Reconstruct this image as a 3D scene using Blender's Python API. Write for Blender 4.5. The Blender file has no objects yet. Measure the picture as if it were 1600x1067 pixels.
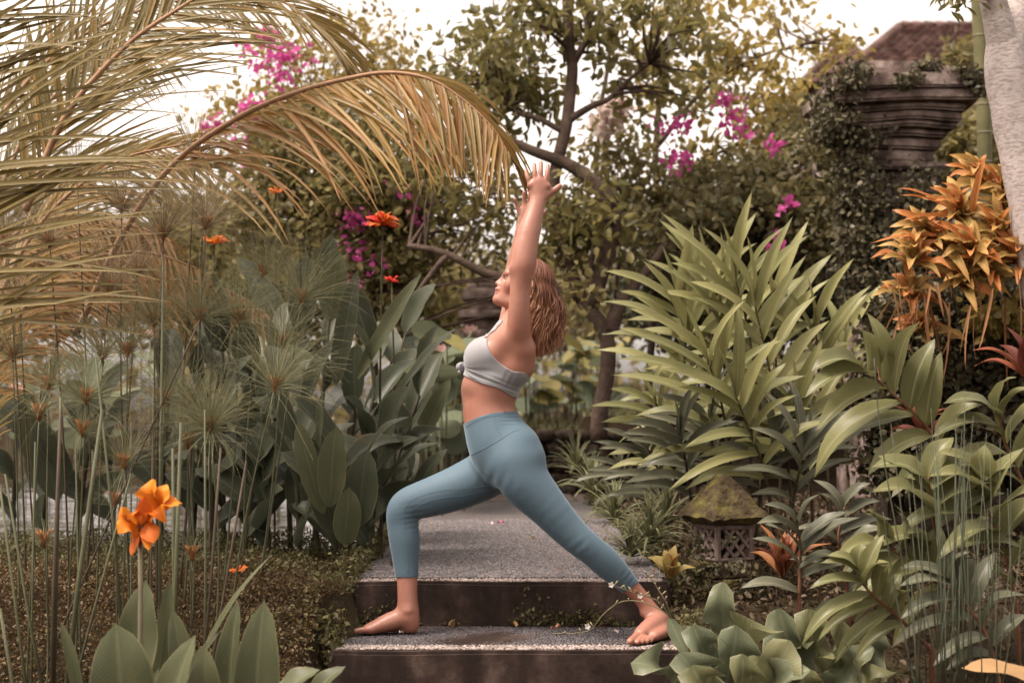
import bpy, bmesh, math, random
import numpy as np
from mathutils import Vector, Matrix, Quaternion, noise
from mathutils.bvhtree import BVHTree

SC = bpy.context.scene
COL = SC.collection
R = math.radians
rng = random.Random(11)

# ------------------------------------------------------------------ camera
FPX = 2133.0                      # focal length in pixels of a 1600 px wide picture
CAMZ = 0.87
PITCH = math.atan(106.5 / FPX)
cam_data = bpy.data.cameras.new('camera')
cam = bpy.data.objects.new('camera', cam_data)
COL.objects.link(cam)
cam.location = (0, 0, CAMZ)
cam.rotation_euler = (math.pi / 2 + PITCH, 0, 0)
cam_data.sensor_width = 36.0
cam_data.lens = FPX / 1600 * 36.0
cam_data.clip_end = 2000
cam_data.dof.use_dof = True
cam_data.dof.focus_distance = 5.4
cam_data.dof.aperture_fstop = 2.4
SC.camera = cam

# ------------------------------------------------------------------ world, sun, exposure
SUN_EL, SUN_AZ = R(62), R(245)     # high soft light from the left and a little behind the camera
world = bpy.data.worlds.new('World'); SC.world = world; world.use_nodes = True
wn, wl = world.node_tree.nodes, world.node_tree.links
for n in list(wn): wn.remove(n)
wo = wn.new('ShaderNodeOutputWorld'); bg = wn.new('ShaderNodeBackground')
sky = wn.new('ShaderNodeTexSky'); sky.sky_type = 'NISHITA'; sky.sun_disc = False
sky.sun_elevation = SUN_EL; sky.sun_rotation = SUN_AZ
sky.air_density = 1.0; sky.dust_density = 4.0; sky.ozone_density = 1.0
hs = wn.new('ShaderNodeHueSaturation'); hs.inputs['Saturation'].default_value = 0.10
warm = wn.new('ShaderNodeMix'); warm.data_type = 'RGBA'; warm.blend_type = 'MULTIPLY'
warm.inputs[0].default_value = 1.0; warm.inputs[7].default_value = (1.0, 0.885, 0.80, 1)
wl.new(sky.outputs[0], hs.inputs['Color']); wl.new(hs.outputs[0], warm.inputs[6])
wl.new(warm.outputs[2], bg.inputs[0]); wl.new(bg.outputs[0], wo.inputs[0])
bg.inputs[1].default_value = 0.15
sun_d = bpy.data.lights.new('sun', 'SUN'); sun = bpy.data.objects.new('sun', sun_d); COL.objects.link(sun)
sun_d.energy = 1.5; sun_d.angle = R(20); sun_d.color = (1.0, 0.90, 0.80)
_d = Vector((math.sin(SUN_AZ) * math.cos(SUN_EL), math.cos(SUN_AZ) * math.cos(SUN_EL), math.sin(SUN_EL)))
sun.rotation_euler = _d.to_track_quat('Z', 'Y').to_euler()
sun.location = (-4, -4, 12)
vs = SC.view_settings
vs.view_transform = 'Standard'; vs.look = 'None'; vs.gamma = 1.0; vs.use_curve_mapping = False
vs.exposure = 1.5
SC.render.engine = 'CYCLES'
SC.cycles.use_denoising = True
SC.cycles.use_adaptive_sampling = True; SC.cycles.adaptive_threshold = 0.02
SC.cycles.max_bounces = 5; SC.cycles.diffuse_bounces = 3; SC.cycles.glossy_bounces = 2
SC.cycles.transmission_bounces = 4; SC.cycles.transparent_max_bounces = 8
SC.cycles.caustics_reflective = False; SC.cycles.caustics_refractive = False

# ------------------------------------------------------------------ layout helper: a place in the picture at a real distance
_c, _s = math.cos(PITCH), math.sin(PITCH)
def at(px, py, Y):
    dx = (px - 800.0) / FPX; dy = (533.5 - py) / FPX
    d = Vector((dx, _c - dy * _s, _s + dy * _c))
    return Vector((0, 0, CAMZ)) + d * (Y / d.y)
def scale_at(Y): return FPX / Y            # pixels per metre at that distance

# ------------------------------------------------------------------ object helpers
def mesh_obj(name, verts, faces, mat=None, parent=None, smooth=True, uvs=None, attrs=None):
    me = bpy.data.meshes.new(name)
    me.from_pydata([tuple(v) for v in verts], [], [tuple(f) for f in faces])
    if smooth and len(me.polygons): me.polygons.foreach_set('use_smooth', [True] * len(me.polygons))
    if uvs is not None:
        uvl = me.uv_layers.new(name='UVMap')
        li = np.empty(len(me.loops), dtype=np.int32); me.loops.foreach_get('vertex_index', li)
        uvl.data.foreach_set('uv', np.asarray(uvs, dtype=np.float32)[li].ravel())
    if attrs:
        for k, a in attrs.items():
            at_ = me.attributes.new(k, 'FLOAT_COLOR', 'POINT')
            at_.data.foreach_set('color', np.asarray(a, dtype=np.float32).ravel())
    if mat is not None: me.materials.append(mat)
    me.update()
    return link(name, me, parent)
def link(name, me, parent=None):
    o = bpy.data.objects.new(name, me); COL.objects.link(o)
    if parent is not None:
        o.parent = parent
    return o
def tag(o, label=None, cat=None, group=None, kind=None):
    if label: o['label'] = label
    if cat: o['category'] = cat
    if group: o['group'] = group
    if kind: o['kind'] = kind
    return o
def empty(name, loc=(0, 0, 0)):
    o = bpy.data.objects.new(name, None); COL.objects.link(o); o.location = loc
    o.empty_display_size = 0.1
    return o
def np_obj(name, V, F, mat, parent=None, smooth=True, attrs=None, uvs=None):
    """fast path: V (n,3) array, F (m,k) array of one polygon size"""
    V = np.asarray(V, dtype=np.float32); F = np.asarray(F, dtype=np.int32)
    me = bpy.data.meshes.new(name)
    me.vertices.add(len(V)); me.vertices.foreach_set('co', V.ravel())
    k = F.shape[1]
    me.loops.add(F.size); me.loops.foreach_set('vertex_index', F.ravel())
    me.polygons.add(len(F)); me.polygons.foreach_set('loop_start', np.arange(0, F.size, k, dtype=np.int32))
    me.update(calc_edges=True)
    if smooth: me.polygons.foreach_set('use_smooth', np.ones(len(F), dtype=bool))
    if uvs is not None:
        uvl = me.uv_layers.new(name='UVMap'); uvl.data.foreach_set('uv', np.asarray(uvs, dtype=np.float32)[F.ravel()].ravel())
    if attrs:
        for kk, a in attrs.items():
            at_ = me.attributes.new(kk, 'FLOAT_COLOR', 'POINT'); at_.data.foreach_set('color', np.asarray(a, dtype=np.float32).ravel())
    if mat is not None: me.materials.append(mat)
    return link(name, me, parent)

class MB:
    """collects shapes for ONE mesh"""
    def __init__(s): s.v = []; s.f = []
    def tube(s, pts, rad, n=6, cap=True, tw=0.0, squash=1.0):
        pts = [Vector(p) for p in pts]; m = len(pts)
        if not hasattr(rad, '__len__'): rad = [rad] * m
        b0 = len(s.v); prev = None
        for i, p in enumerate(pts):
            t = (pts[min(i + 1, m - 1)] - pts[max(i - 1, 0)])
            if t.length < 1e-9: t = Vector((0, 0, 1))
            t.normalize()
            if prev is None:
                a = Vector((0, 0, 1)) if abs(t.z) < 0.9 else Vector((1, 0, 0))
                u = t.cross(a).normalized()
            else:
                u = (prev - t * prev.dot(t)); u = u.normalized() if u.length > 1e-6 else t.orthogonal().normalized()
            prev = u; w = t.cross(u)
            for k in range(n):
                an = 2 * math.pi * k / n + tw
                s.v.append(p + (u * math.cos(an) + w * math.sin(an) * squash) * rad[i])
        for i in range(m - 1):
            for k in range(n):
                a = b0 + i * n + k; b = b0 + i * n + (k + 1) % n
                s.f.append((a, b, b + n, a + n))
        if cap:
            s.f.append(tuple(b0 + k for k in range(n))[::-1]); s.f.append(tuple(b0 + (m - 1) * n + k for k in range(n)))
        return s
    def box(s, c, size, M=None, bev=0.0):
        c = Vector(c); hx, hy, hz = size[0] / 2, size[1] / 2, size[2] / 2
        bm = bmesh.new(); bmesh.ops.create_cube(bm, size=1.0)
        for v in bm.verts: v.co = Vector((v.co.x * size[0], v.co.y * size[1], v.co.z * size[2]))
        if bev: bmesh.ops.bevel(bm, geom=list(bm.edges), offset=bev, segments=1, affect='EDGES')
        b0 = len(s.v); bm.verts.index_update()
        for v in bm.verts:
            p = v.co.copy()
            if M is not None: p = M @ p
            s.v.append(c + p)
        for f in bm.faces: s.f.append(tuple(b0 + v.index for v in f.verts))
        bm.free(); return s
    def ribbon(s, pts, side, widths):
        b0 = len(s.v)
        for p, sd, w in zip(pts, side, widths):
            s.v.append(Vector(p) - Vector(sd) * w / 2); s.v.append(Vector(p) + Vector(sd) * w / 2)
        for i in range(len(pts) - 1):
            a = b0 + 2 * i; s.f.append((a, a + 1, a + 3, a + 2))
        return s
    def build(s, name, mat, parent=None, smooth=True):
        return mesh_obj(name, s.v, s.f, mat, parent, smooth)

def catmull(pts, n):
    """pts: list of tuples (any dimension) -> n samples of a smooth curve"""
    P = np.asarray(pts, dtype=float); m = len(P)
    if m == 2:
        t = np.linspace(0, 1, n)[:, None]; return P[0] * (1 - t) + P[1] * t
    Q = np.vstack([2 * P[0] - P[1], P, 2 * P[-1] - P[-2]])
    out = []
    for u in np.linspace(0, m - 1, n):
        i = min(int(u), m - 2); t = u - i
        p0, p1, p2, p3 = Q[i], Q[i + 1], Q[i + 2], Q[i + 3]
        out.append(0.5 * ((2 * p1) + (-p0 + p2) * t + (2 * p0 - 5 * p1 + 4 * p2 - p3) * t * t + (-p0 + 3 * p1 - 3 * p2 + p3) * t ** 3))
    return np.array(out)

# ------------------------------------------------------------------ materials
def new_mat(name):
    m = bpy.data.materials.new(name); m.use_nodes = True
    nt = m.node_tree; b = nt.nodes['Principled BSDF']
    return m, nt, b
def ramp(nt, fac, stops):
    r = nt.nodes.new('ShaderNodeValToRGB')
    el = r.color_ramp.elements
    while len(el) < len(stops): el.new(0.5)
    for e, (p, c) in zip(el, stops): e.position = p; e.color = (*c, 1)
    nt.links.new(fac, r.inputs[0]); return r.outputs[0]
def noise_tex(nt, scale, detail=4, rough=0.6, coord='Object', dist=0.0):
    tc = nt.nodes.new('ShaderNodeTexCoord'); n = nt.nodes.new('ShaderNodeTexNoise')
    n.inputs['Scale'].default_value = scale; n.inputs['Detail'].default_value = detail
    n.inputs['Roughness'].default_value = rough; n.inputs['Distortion'].default_value = dist
    nt.links.new(tc.outputs[coord], n.inputs['Vector']); return n.outputs['Fac'], n
def mixc(nt, fac, a, b, mode='MIX'):
    m = nt.nodes.new('ShaderNodeMix'); m.data_type = 'RGBA'; m.blend_type = mode
    for sock, val in ((m.inputs[0], fac), (m.inputs[6], a), (m.inputs[7], b)):
        if hasattr(val, 'links') or hasattr(val, 'is_linked'): nt.links.new(val, sock)
        elif isinstance(val, (int, float)): sock.default_value = val
        else: sock.default_value = (*val, 1)
    return m.outputs[2]
def math_n(nt, op, a, b=0.0):
    m = nt.nodes.new('ShaderNodeMath'); m.operation = op
    for sock, val in ((m.inputs[0], a), (m.inputs[1], b)):
        if isinstance(val, (int, float)): sock.default_value = val
        else: nt.links.new(val, sock)
    return m.outputs[0]
def bump(nt, b, height, strength=0.3, dist=0.01):
    n = nt.nodes.new('ShaderNodeBump'); n.inputs['Strength'].default_value = strength; n.inputs['Distance'].default_value = dist
    nt.links.new(height, n.inputs['Height']); nt.links.new(n.outputs[0], b.inputs['Normal']); return n
def simple_mat(name, stops, scale=6, rough=0.8, bstr=0.3, bdist=0.01, detail=5, bscale=None, spec=0.12, coord='Object'):
    m, nt, b = new_mat(name)
    f, _ = noise_tex(nt, scale, detail, coord=coord)
    nt.links.new(ramp(nt, f, stops), b.inputs['Base Color'])
    b.inputs['Roughness'].default_value = rough; b.inputs['Specular IOR Level'].default_value = spec
    if bstr:
        g, _ = noise_tex(nt, bscale or scale * 4, 6, coord=coord); bump(nt, b, g, bstr, bdist)
    return m
def leaf_mat(name, c1, c2, rib=None, rough=0.45, trans=0.25, back=None, island=False, vein=0.0, tipc=None, spec=0.22, spots=False):
    """c1..c2: range of leaf colour from leaf to leaf; rib: midrib colour"""
    m, nt, b = new_mat(name); L = nt.links
    if island:
        g = nt.nodes.new('ShaderNodeNewGeometry'); rnd = g.outputs['Random Per Island']
    else:
        oi = nt.nodes.new('ShaderNodeObjectInfo'); rnd = oi.outputs['Random']
    col = ramp(nt, rnd, [(0.0, c1), (1.0, c2)])
    if not island:
        f, _ = noise_tex(nt, 7, 2)
        col = mixc(nt, math_n(nt, 'MULTIPLY', f, 0.5), col, tuple(x * 0.62 for x in c1))
        if spots:
            tco = nt.nodes.new('ShaderNodeTexCoord'); vad = nt.nodes.new('ShaderNodeVectorMath'); vad.operation = 'ADD'
            cmb = nt.nodes.new('ShaderNodeCombineXYZ'); L.new(math_n(nt, 'MULTIPLY', rnd, 37.0), cmb.inputs[0])
            L.new(tco.outputs['UV'], vad.inputs[0]); L.new(cmb.outputs[0], vad.inputs[1])
            sp = nt.nodes.new('ShaderNodeTexNoise'); sp.inputs['Scale'].default_value = 9; sp.inputs['Detail'].default_value = 3; L.new(vad.outputs[0], sp.inputs['Vector'])
            col = mixc(nt, ramp(nt, sp.outputs['Fac'], [(0.60, (0, 0, 0)), (0.70, (0.75, 0.75, 0.75))]), col, (0.13, 0.078, 0.03))
    uvn = nt.nodes.new('ShaderNodeUVMap') if not island else None
    if uvn is not None:
        sx = nt.nodes.new('ShaderNodeSeparateXYZ'); L.new(uvn.outputs[0], sx.inputs[0])
        v = math_n(nt, 'ABSOLUTE', math_n(nt, 'SUBTRACT', sx.outputs[1], 0.5))
        if rib:
            k = nt.nodes.new('ShaderNodeMapRange'); k.inputs[1].default_value = 0.015; k.inputs[2].default_value = 0.055
            k.inputs[3].default_value = 0.75; k.inputs[4].default_value = 0.0
            L.new(v, k.inputs[0]); col = mixc(nt, k.outputs[0], col, rib)
        if spots:
            k = nt.nodes.new('ShaderNodeMapRange'); k.inputs[1].default_value = 0.455; k.inputs[2].default_value = 0.495; k.inputs[4].default_value = 0.7
            L.new(v, k.inputs[0]); col = mixc(nt, k.outputs[0], col, (0.24, 0.20, 0.11))
        if tipc:
            k = nt.nodes.new('ShaderNodeMapRange'); k.inputs[1].default_value = 0.62; k.inputs[2].default_value = 1.0
            L.new(sx.outputs[0], k.inputs[0]); col = mixc(nt, k.outputs[0], col, tipc)
        if vein:
            w = nt.nodes.new('ShaderNodeTexWave'); w.inputs['Scale'].default_value = 9; w.inputs['Distortion'].default_value = 0.6
            w.bands_direction = 'X'
            cb = nt.nodes.new('ShaderNodeCombineXYZ')
            L.new(math_n(nt, 'SUBTRACT', sx.outputs[0], math_n(nt, 'MULTIPLY', v, 0.55)), cb.inputs[0])
            L.new(cb.outputs[0], w.inputs['Vector'])
            bump(nt, b, w.outputs['Fac'], vein, 0.004)
            col = mixc(nt, math_n(nt, 'MULTIPLY', w.outputs['Fac'], 0.22), col, tuple(min(1, x * 1.5) for x in c2))
    L.new(col, b.inputs['Base Color'])
    b.inputs['Roughness'].default_value = rough; b.inputs['Specular IOR Level'].default_value = spec
    if trans > 0:
        tr = nt.nodes.new('ShaderNodeBsdfTranslucent'); mx = nt.nodes.new('ShaderNodeMixShader')
        L.new(mixc(nt, 0.5, col, tuple(min(1, x * 1.6) for x in c2)), tr.inputs[0])
        mx.inputs[0].default_value = trans
        L.new(b.outputs[0], mx.inputs[1]); L.new(tr.outputs[0], mx.inputs[2])
        L.new(mx.outputs[0], nt.nodes['Material Output'].inputs[0])
    return m
def flat_mat(name, c, rough=0.6, spec=0.3, var=0.25, scale=20):
    return simple_mat(name, [(0.3, tuple(x * (1 - var) for x in c)), (0.7, c)], scale=scale, rough=rough, bstr=0.0, spec=spec)
# ================================================================== SETTING
M = {}
def smoothstep(a, b, x):
    t = max(0.0, min(1.0, (x - a) / (b - a))); return t * t * (3 - 2 * t)
def ground_z(x, y):
    n = noise.noise(Vector((x * 0.9, y * 0.9, 0.3))) * 0.04 + noise.noise(Vector((x * 4, y * 4, 1.3))) * 0.018
    if y < 4.2: base = -0.42
    else:
        if x < 0: base = -0.36 + (0.50) * smoothstep(4.35, 5.35 + 0.15 * math.sin(x * 3), y)
        else: base = -0.36 + 0.44 * smoothstep(4.3, 5.7, y)
    if x < -0.62:                                   # left bank falls to the pond
        edge = 7.25 + 0.2 * math.sin(x * 1.7)
        base -= 0.55 * smoothstep(edge, edge + 0.5, y) * smoothstep(-0.75, -1.25, x)
        base += 1.0 * smoothstep(14.6, 16.5, y) * smoothstep(-0.75, -1.25, x)
    if x > 0.62:
        base += 0.12 * smoothstep(6.2, 8.0, y) + 0.15 * smoothstep(1.5, 3.5, x) * smoothstep(5, 6.5, y)
    if abs(x) <= 0.62 and y < 10.5: base = min(base, -0.05) if y > 4.9 else base
    if y > 10.6:
        t = 0.62 * smoothstep(11.65, 11.75, y) * smoothstep(-0.9, -0.6, x)
        base = base * 1.0 + t
    if abs(x) < 0.72 and y < 5.3: base -= 0.35
    far = smoothstep(25, 60, y)
    base = base * (1 - far) + (0.7) * far
    return base + n * (1 - far)
def build_ground():
    xs = np.unique(np.concatenate([np.linspace(-400, -12, 12), np.linspace(-12, -3.2, 24), np.linspace(-3.2, 3.4, 120), np.linspace(3.4, 12, 24), np.linspace(12, 400, 12)]))
    ys = np.unique(np.concatenate([np.linspace(-60, 3.6, 8), np.linspace(3.6, 8.2, 90), np.linspace(8.2, 20, 80), np.linspace(20, 60, 18), np.linspace(60, 900, 10)]))
    V = [(x, y, ground_z(x, y)) for y in ys for x in xs]
    nx = len(xs); F = [(j * nx + i, j * nx + i + 1, (j + 1) * nx + i + 1, (j + 1) * nx + i) for j in range(len(ys) - 1) for i in range(nx - 1)]
    m, nt, b = new_mat('garden_soil')
    f, _ = noise_tex(nt, 2.2, 6); g, _ = noise_tex(nt, 30, 5)
    c1 = ramp(nt, f, [(0.35, (0.022, 0.014, 0.010)), (0.55, (0.045, 0.032, 0.019)), (0.7, (0.055, 0.052, 0.026))])
    nt.links.new(mixc(nt, math_n(nt, 'MULTIPLY', g, 0.5), c1, (0.02, 0.013, 0.009)), b.inputs['Base Color'])
    b.inputs['Roughness'].default_value = 1.0; b.inputs['Specular IOR Level'].default_value = 0.04; bump(nt, b, g, 0.9, 0.03)
    o = mesh_obj('ground', V, F, m); tag(o, kind='structure')
build_ground()

# ---- stained concrete of the steps
def concrete(name):
    m, nt, b = new_mat(name)
    f, _ = noise_tex(nt, 3.4, 8, 0.72); g, _ = noise_tex(nt, 45, 6)
    tc = nt.nodes.new('ShaderNodeTexCoord'); mp = nt.nodes.new('ShaderNodeMapping'); mp.inputs['Scale'].default_value = (5, 5, 0.9)
    n2 = nt.nodes.new('ShaderNodeTexNoise'); n2.inputs['Scale'].default_value = 1.6; n2.inputs['Detail'].default_value = 6
    nt.links.new(tc.outputs['Object'], mp.inputs[0]); nt.links.new(mp.outputs[0], n2.inputs['Vector'])
    c = ramp(nt, f, [(0.36, (0.018, 0.011, 0.009)), (0.50, (0.055, 0.036, 0.029)), (0.64, (0.135, 0.092, 0.076))])
    c = mixc(nt, ramp(nt, n2.outputs['Fac'], [(0.40, (0.85,) * 3), (0.60, (0.0,) * 3)]), c, (0.016, 0.010, 0.008))
    c = mixc(nt, math_n(nt, 'MULTIPLY', g, 0.35), c, (0.05, 0.036, 0.03))
    nt.links.new(c, b.inputs['Base Color']); b.inputs['Roughness'].default_value = 0.9; b.inputs['Specular IOR Level'].default_value = 0.12
    bump(nt, b, g, 0.35, 0.006)
    return m
M['concrete'] = concrete('stained_concrete')
def pebble_mat(name, lo_, mid, hi_):
    m, nt, b = new_mat(name)
    g = nt.nodes.new('ShaderNodeNewGeometry')
    c = ramp(nt, g.outputs['Random Per Island'], [(0.0, lo_), (0.55, mid), (1.0, hi_)])
    f, _ = noise_tex(nt, 3.0, 5)
    c = mixc(nt, math_n(nt, 'MULTIPLY', f, 0.55), c, tuple(x * 0.45 for x in lo_))
    nt.links.new(c, b.inputs['Base Color']); b.inputs['Roughness'].default_value = 0.55; b.inputs['Specular IOR Level'].default_value = 0.35
    return m
M['pebble_dark'] = pebble_mat('dark_pebbles', (0.058, 0.052, 0.055), (0.135, 0.118, 0.120), (0.29, 0.24, 0.232))
M['pebble_step'] = pebble_mat('step_pebbles', (0.04, 0.036, 0.04), (0.085, 0.075, 0.08), (0.19, 0.16, 0.158))
M['pebble_light'] = pebble_mat('pale_pebbles', (0.17, 0.13, 0.115), (0.34, 0.27, 0.24), (0.52, 0.43, 0.39))
def path_surface():
    m, nt, b = new_mat('pebble_paving')
    tc = nt.nodes.new('ShaderNodeTexCoord'); v = nt.nodes.new('ShaderNodeTexVoronoi'); v.inputs['Scale'].default_value = 75
    nt.links.new(tc.outputs['Object'], v.inputs['Vector'])
    sep = nt.nodes.new('ShaderNodeSeparateColor'); nt.links.new(v.outputs['Color'], sep.inputs[0])
    c = ramp(nt, sep.outputs[0], [(0.0, (0.05, 0.045, 0.046)), (0.6, (0.11, 0.098, 0.098)), (1.0, (0.23, 0.195, 0.185))])
    f, _ = noise_tex(nt, 1.3, 5)
    c = mixc(nt, ramp(nt, f, [(0.4, (0.0,) * 3), (0.7, (0.7,) * 3)]), c, (0.16, 0.125, 0.115))
    c = mixc(nt, ramp(nt, v.outputs['Distance'], [(0.3, (0,) * 3), (0.7, (0.8,) * 3)]), c, (0.03, 0.022, 0.02))
    nt.links.new(c, b.inputs['Base Color']); b.inputs['Roughness'].default_value = 0.6
    bump(nt, b, v.outputs['Distance'], -0.5, 0.004)
    return m
M['paving'] = path_surface()

def slab(name, x0, x1, y0, y1, z0, z1, mat, parent=None, bev=0.012, seg=3, wob=0.007):
    bm = bmesh.new(); bmesh.ops.create_cube(bm, size=1)
    for v in bm.verts: v.co = Vector(((x0 + x1) / 2 + v.co.x * (x1 - x0), (y0 + y1) / 2 + v.co.y * (y1 - y0), (z0 + z1) / 2 + v.co.z * (z1 - z0)))
    bmesh.ops.bevel(bm, geom=list(bm.edges), offset=bev, segments=2, affect='EDGES')
    long = [e for e in bm.edges if e.calc_length() > 0.25]
    bmesh.ops.subdivide_edges(bm, edges=long, cuts=10, use_grid_fill=True)
    for v in bm.verts:
        q = v.co * 3.1; v.co += Vector((0, noise.noise(q), noise.noise(q + Vector((7, 3, 1))))) * wob
    me = bpy.data.meshes.new(name); bm.to_mesh(me); bm.free(); me.materials.append(mat)
    return link(name, me, parent)
def pebbles(name, x0, x1, y0, y1, z, size, mat, parent, seed, skip=None):
    r = np.random.RandomState(seed)
    nx = int((x1 - x0) / size); ny = int((y1 - y0) / (size * 0.87))
    I, J = np.meshgrid(np.arange(nx), np.arange(ny)); I = I.ravel(); J = J.ravel()
    cx = x0 + (I + 0.5 + 0.5 * (J % 2)) * size + r.normal(0, size * .14, len(I)); cy = y0 + (J + .5) * size * .87 + r.normal(0, size * .12, len(I))
    keep = (cx > x0) & (cx < x1) & (r.rand(len(I)) > 0.03)
    cx, cy = cx[keep], cy[keep]; n = len(cx)
    rad = size * r.uniform(.36, .54, n); h = size * r.uniform(.22, .42, n); rot = r.uniform(0, 6.28, n); el = r.uniform(.75, 1.25, n)
    k = 6; an = np.arange(k) * 2 * np.pi / k
    ring = np.stack([np.cos(an), np.sin(an)], 1)
    V = np.zeros((n, 2 * k + 1, 3))
    for q, (sr, sz) in enumerate(((1.0, 0.0), (0.72, 0.72))):
        X = ring[None, :, 0] * rad[:, None] * sr * el[:, None]; Yv = ring[None, :, 1] * rad[:, None] * sr / el[:, None]
        c, s_ = np.cos(rot)[:, None], np.sin(rot)[:, None]
        V[:, q * k:(q + 1) * k, 0] = cx[:, None] + X * c - Yv * s_; V[:, q * k:(q + 1) * k, 1] = cy[:, None] + X * s_ + Yv * c
        V[:, q * k:(q + 1) * k, 2] = z + h[:, None] * sz
    V[:, 2 * k] = np.stack([cx, cy, z + h], 1)
    T = []
    for a in range(k):
        b_ = (a + 1) % k
        T += [(a, b_, k + b_), (a, k + b_, k + a), (k + a, k + b_, 2 * k)]
    T = np.array(T); Fc = (T[None] + (np.arange(n) * (2 * k + 1))[:, None, None]).reshape(-1, 3)
    o = np_obj(name, V.reshape(-1, 3), Fc, mat, parent); o['kind'] = 'stuff'
    return o
def build_steps():
    P = slab('path', -0.645, 0.645, 5.575, 10.45, -0.3, 0.172, M['concrete']); tag(P, kind='structure')
    top = mesh_obj('paving', [(-.635, 5.70, .1765), (.635, 5.70, .1765), (.635, 10.44, .1765), (-.635, 10.44, .1765)], [(0, 1, 2, 3)], M['paving'], P)
    pebbles('dark_pebbles', -.635, .635, 5.70, 8.7, .1755, .0135, M['pebble_dark'], P, 3)
    pebbles('pale_pebbles', -.62, .62, 5.61, 5.70, .171, .0145, M['pebble_light'], P, 4)
    S = slab('step', -0.67, 0.67, 5.02, 5.60, -0.45, -0.006, M['concrete']); tag(S, kind='structure')
    pebbles('dark_pebbles', -.66, .66, 5.155, 5.58, -.007, .0115, M['pebble_step'], S, 5)
    pebbles('pale_pebbles', -.65, .65, 5.055, 5.155, -.007, .0145, M['pebble_light'], S, 6)
    slab('lower_step', -0.70, 0.70, 4.3, 5.035, -0.9, -0.34, M['concrete'])['kind'] = 'structure'
    # cross path at the far end, paved in large pinkish stones
    C = slab('cross_path', -1.2, 2.6, 10.40, 11.3, -.2, .168, M['concrete']); tag(C, kind='structure')
    m = simple_mat('cross_paving', [(0.3, (0.14, 0.105, 0.09)), (0.7, (0.26, 0.205, 0.18))], scale=4, rough=.7)
    for i in range(9):
        slab('paving_stone', -1.18 + i * .42, -1.18 + i * .42 + .405, 10.46, 11.28, .10, .176 + rng.uniform(0, .004), m, C, bev=.008, wob=.002)
build_steps()

# ---- pond
m, nt, b = new_mat('pond_water')
b.inputs['Base Color'].default_value = (0.035, 0.026, 0.02, 1); b.inputs['Roughness'].default_value = 0.06; b.inputs['IOR'].default_value = 1.33
b.inputs['Specular IOR Level'].default_value = 0.9
tc = nt.nodes.new('ShaderNodeTexCoord'); mp = nt.nodes.new('ShaderNodeMapping'); mp.inputs['Scale'].default_value = (1.0, 4.0, 1)
nz = nt.nodes.new('ShaderNodeTexNoise'); nz.inputs['Scale'].default_value = 3.0; nz.inputs['Detail'].default_value = 3
nt.links.new(tc.outputs['Object'], mp.inputs[0]); nt.links.new(mp.outputs[0], nz.inputs['Vector']); bump(nt, b, nz.outputs['Fac'], 0.3, 0.02)
def pond():
    xs = np.linspace(-14, -.8, 150); ys = 6.9 + 9.6 * np.linspace(0, 1, 330) ** 1.25
    X, Yg = np.meshgrid(xs, ys)
    Z = np.array([noise.noise(Vector((a * .9, b_ * 4.2, 0))) * .016 + noise.noise(Vector((a * 2.6, b_ * 11, 5))) * .007 for a, b_ in zip(X.ravel(), Yg.ravel())]) + .045
    V = np.stack([X.ravel(), Yg.ravel(), Z], 1); nx = len(xs)
    I, J = np.meshgrid(np.arange(nx - 1), np.arange(len(ys) - 1)); a = (J * nx + I).ravel()
    tag(np_obj('pond_water', V, np.stack([a, a + 1, a + nx + 1, a + nx], 1), m), kind='structure')
pond()

# ---- stones
M['stone'] = simple_mat('old_stone', [(0.3, (0.03, 0.020, 0.014)), (0.5, (0.065, 0.045, 0.034)), (0.72, (0.115, 0.09, 0.066))], scale=5, rough=.9, bstr=.6, bdist=.02, bscale=24)
M['moss_stone'] = simple_mat('mossy_stone', [(0.32, (0.03, 0.021, 0.014)), (0.5, (0.075, 0.055, 0.03)), (0.64, (0.12, 0.105, 0.03)), (0.75, (0.17, 0.13, 0.05))], scale=14, rough=.95, bstr=.8, bdist=.02, bscale=60)
M['carved'] = simple_mat('weathered_paras_stone', [(0.32, (0.035, 0.024, 0.020)), (0.45, (0.11, 0.078, 0.068)), (0.56, (0.21, 0.157, 0.138)), (0.68, (0.36, 0.29, 0.255))], scale=5.5, rough=.92, bstr=.6, bdist=.02, bscale=20, detail=7)
def rock_mesh(name, seed, mat, sub=2, amp=.28):
    bm = bmesh.new(); bmesh.ops.create_icosphere(bm, subdivisions=sub, radius=.5)
    for v in bm.verts:
        p = v.co.copy(); v.co = Vector((max(-.42, min(.42, p.x)), max(-.4, min(.4, p.y)), max(-.4, min(.4, p.z)))) * (1 + amp * noise.noise(p * 2.2 + Vector((seed * 3.7, 0, seed))))
    me = bpy.data.meshes.new(name); bm.to_mesh(me); bm.free(); me.materials.append(mat)
    me.polygons.foreach_set('use_smooth', [True] * len(me.polygons)); return me
ROCKS = [rock_mesh('stone', i, M['stone'], 2) for i in range(6)]
def stone_wall(name, x0, x1, y, z0, z1, size, label, seed, thick=.3, slope=0.0):
    W = empty(name, ((x0 + x1) / 2, y, z0)); tag(W, label, 'wall')
    base = Vector(W.location); r = random.Random(seed)
    core = slab('core', x0, x1, y + .05, y + thick, z0 - .1, z1 - .04, M['stone'], W); core.data.transform(Matrix.Translation(-base))
    z = z0; row = 0
    while z < z1 - size * .2:
        h = size * r.uniform(.75, 1.1); x = x0 + (0 if row % 2 else size * .4)
        while x < x1:
            w = size * r.uniform(.9, 1.7)
            o = link('stone', r.choice(ROCKS), W); o.location = Vector((x + w / 2, y + r.uniform(-.015, .02), z + h / 2)) - base
            o.scale = (w * 1.12, size * 1.3, h * 1.16); o.rotation_euler = (r.uniform(-.1, .1), r.uniform(-.08, .08), r.uniform(-.1, .1))
            x += w
        z += h; row += 1
    return W
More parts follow.
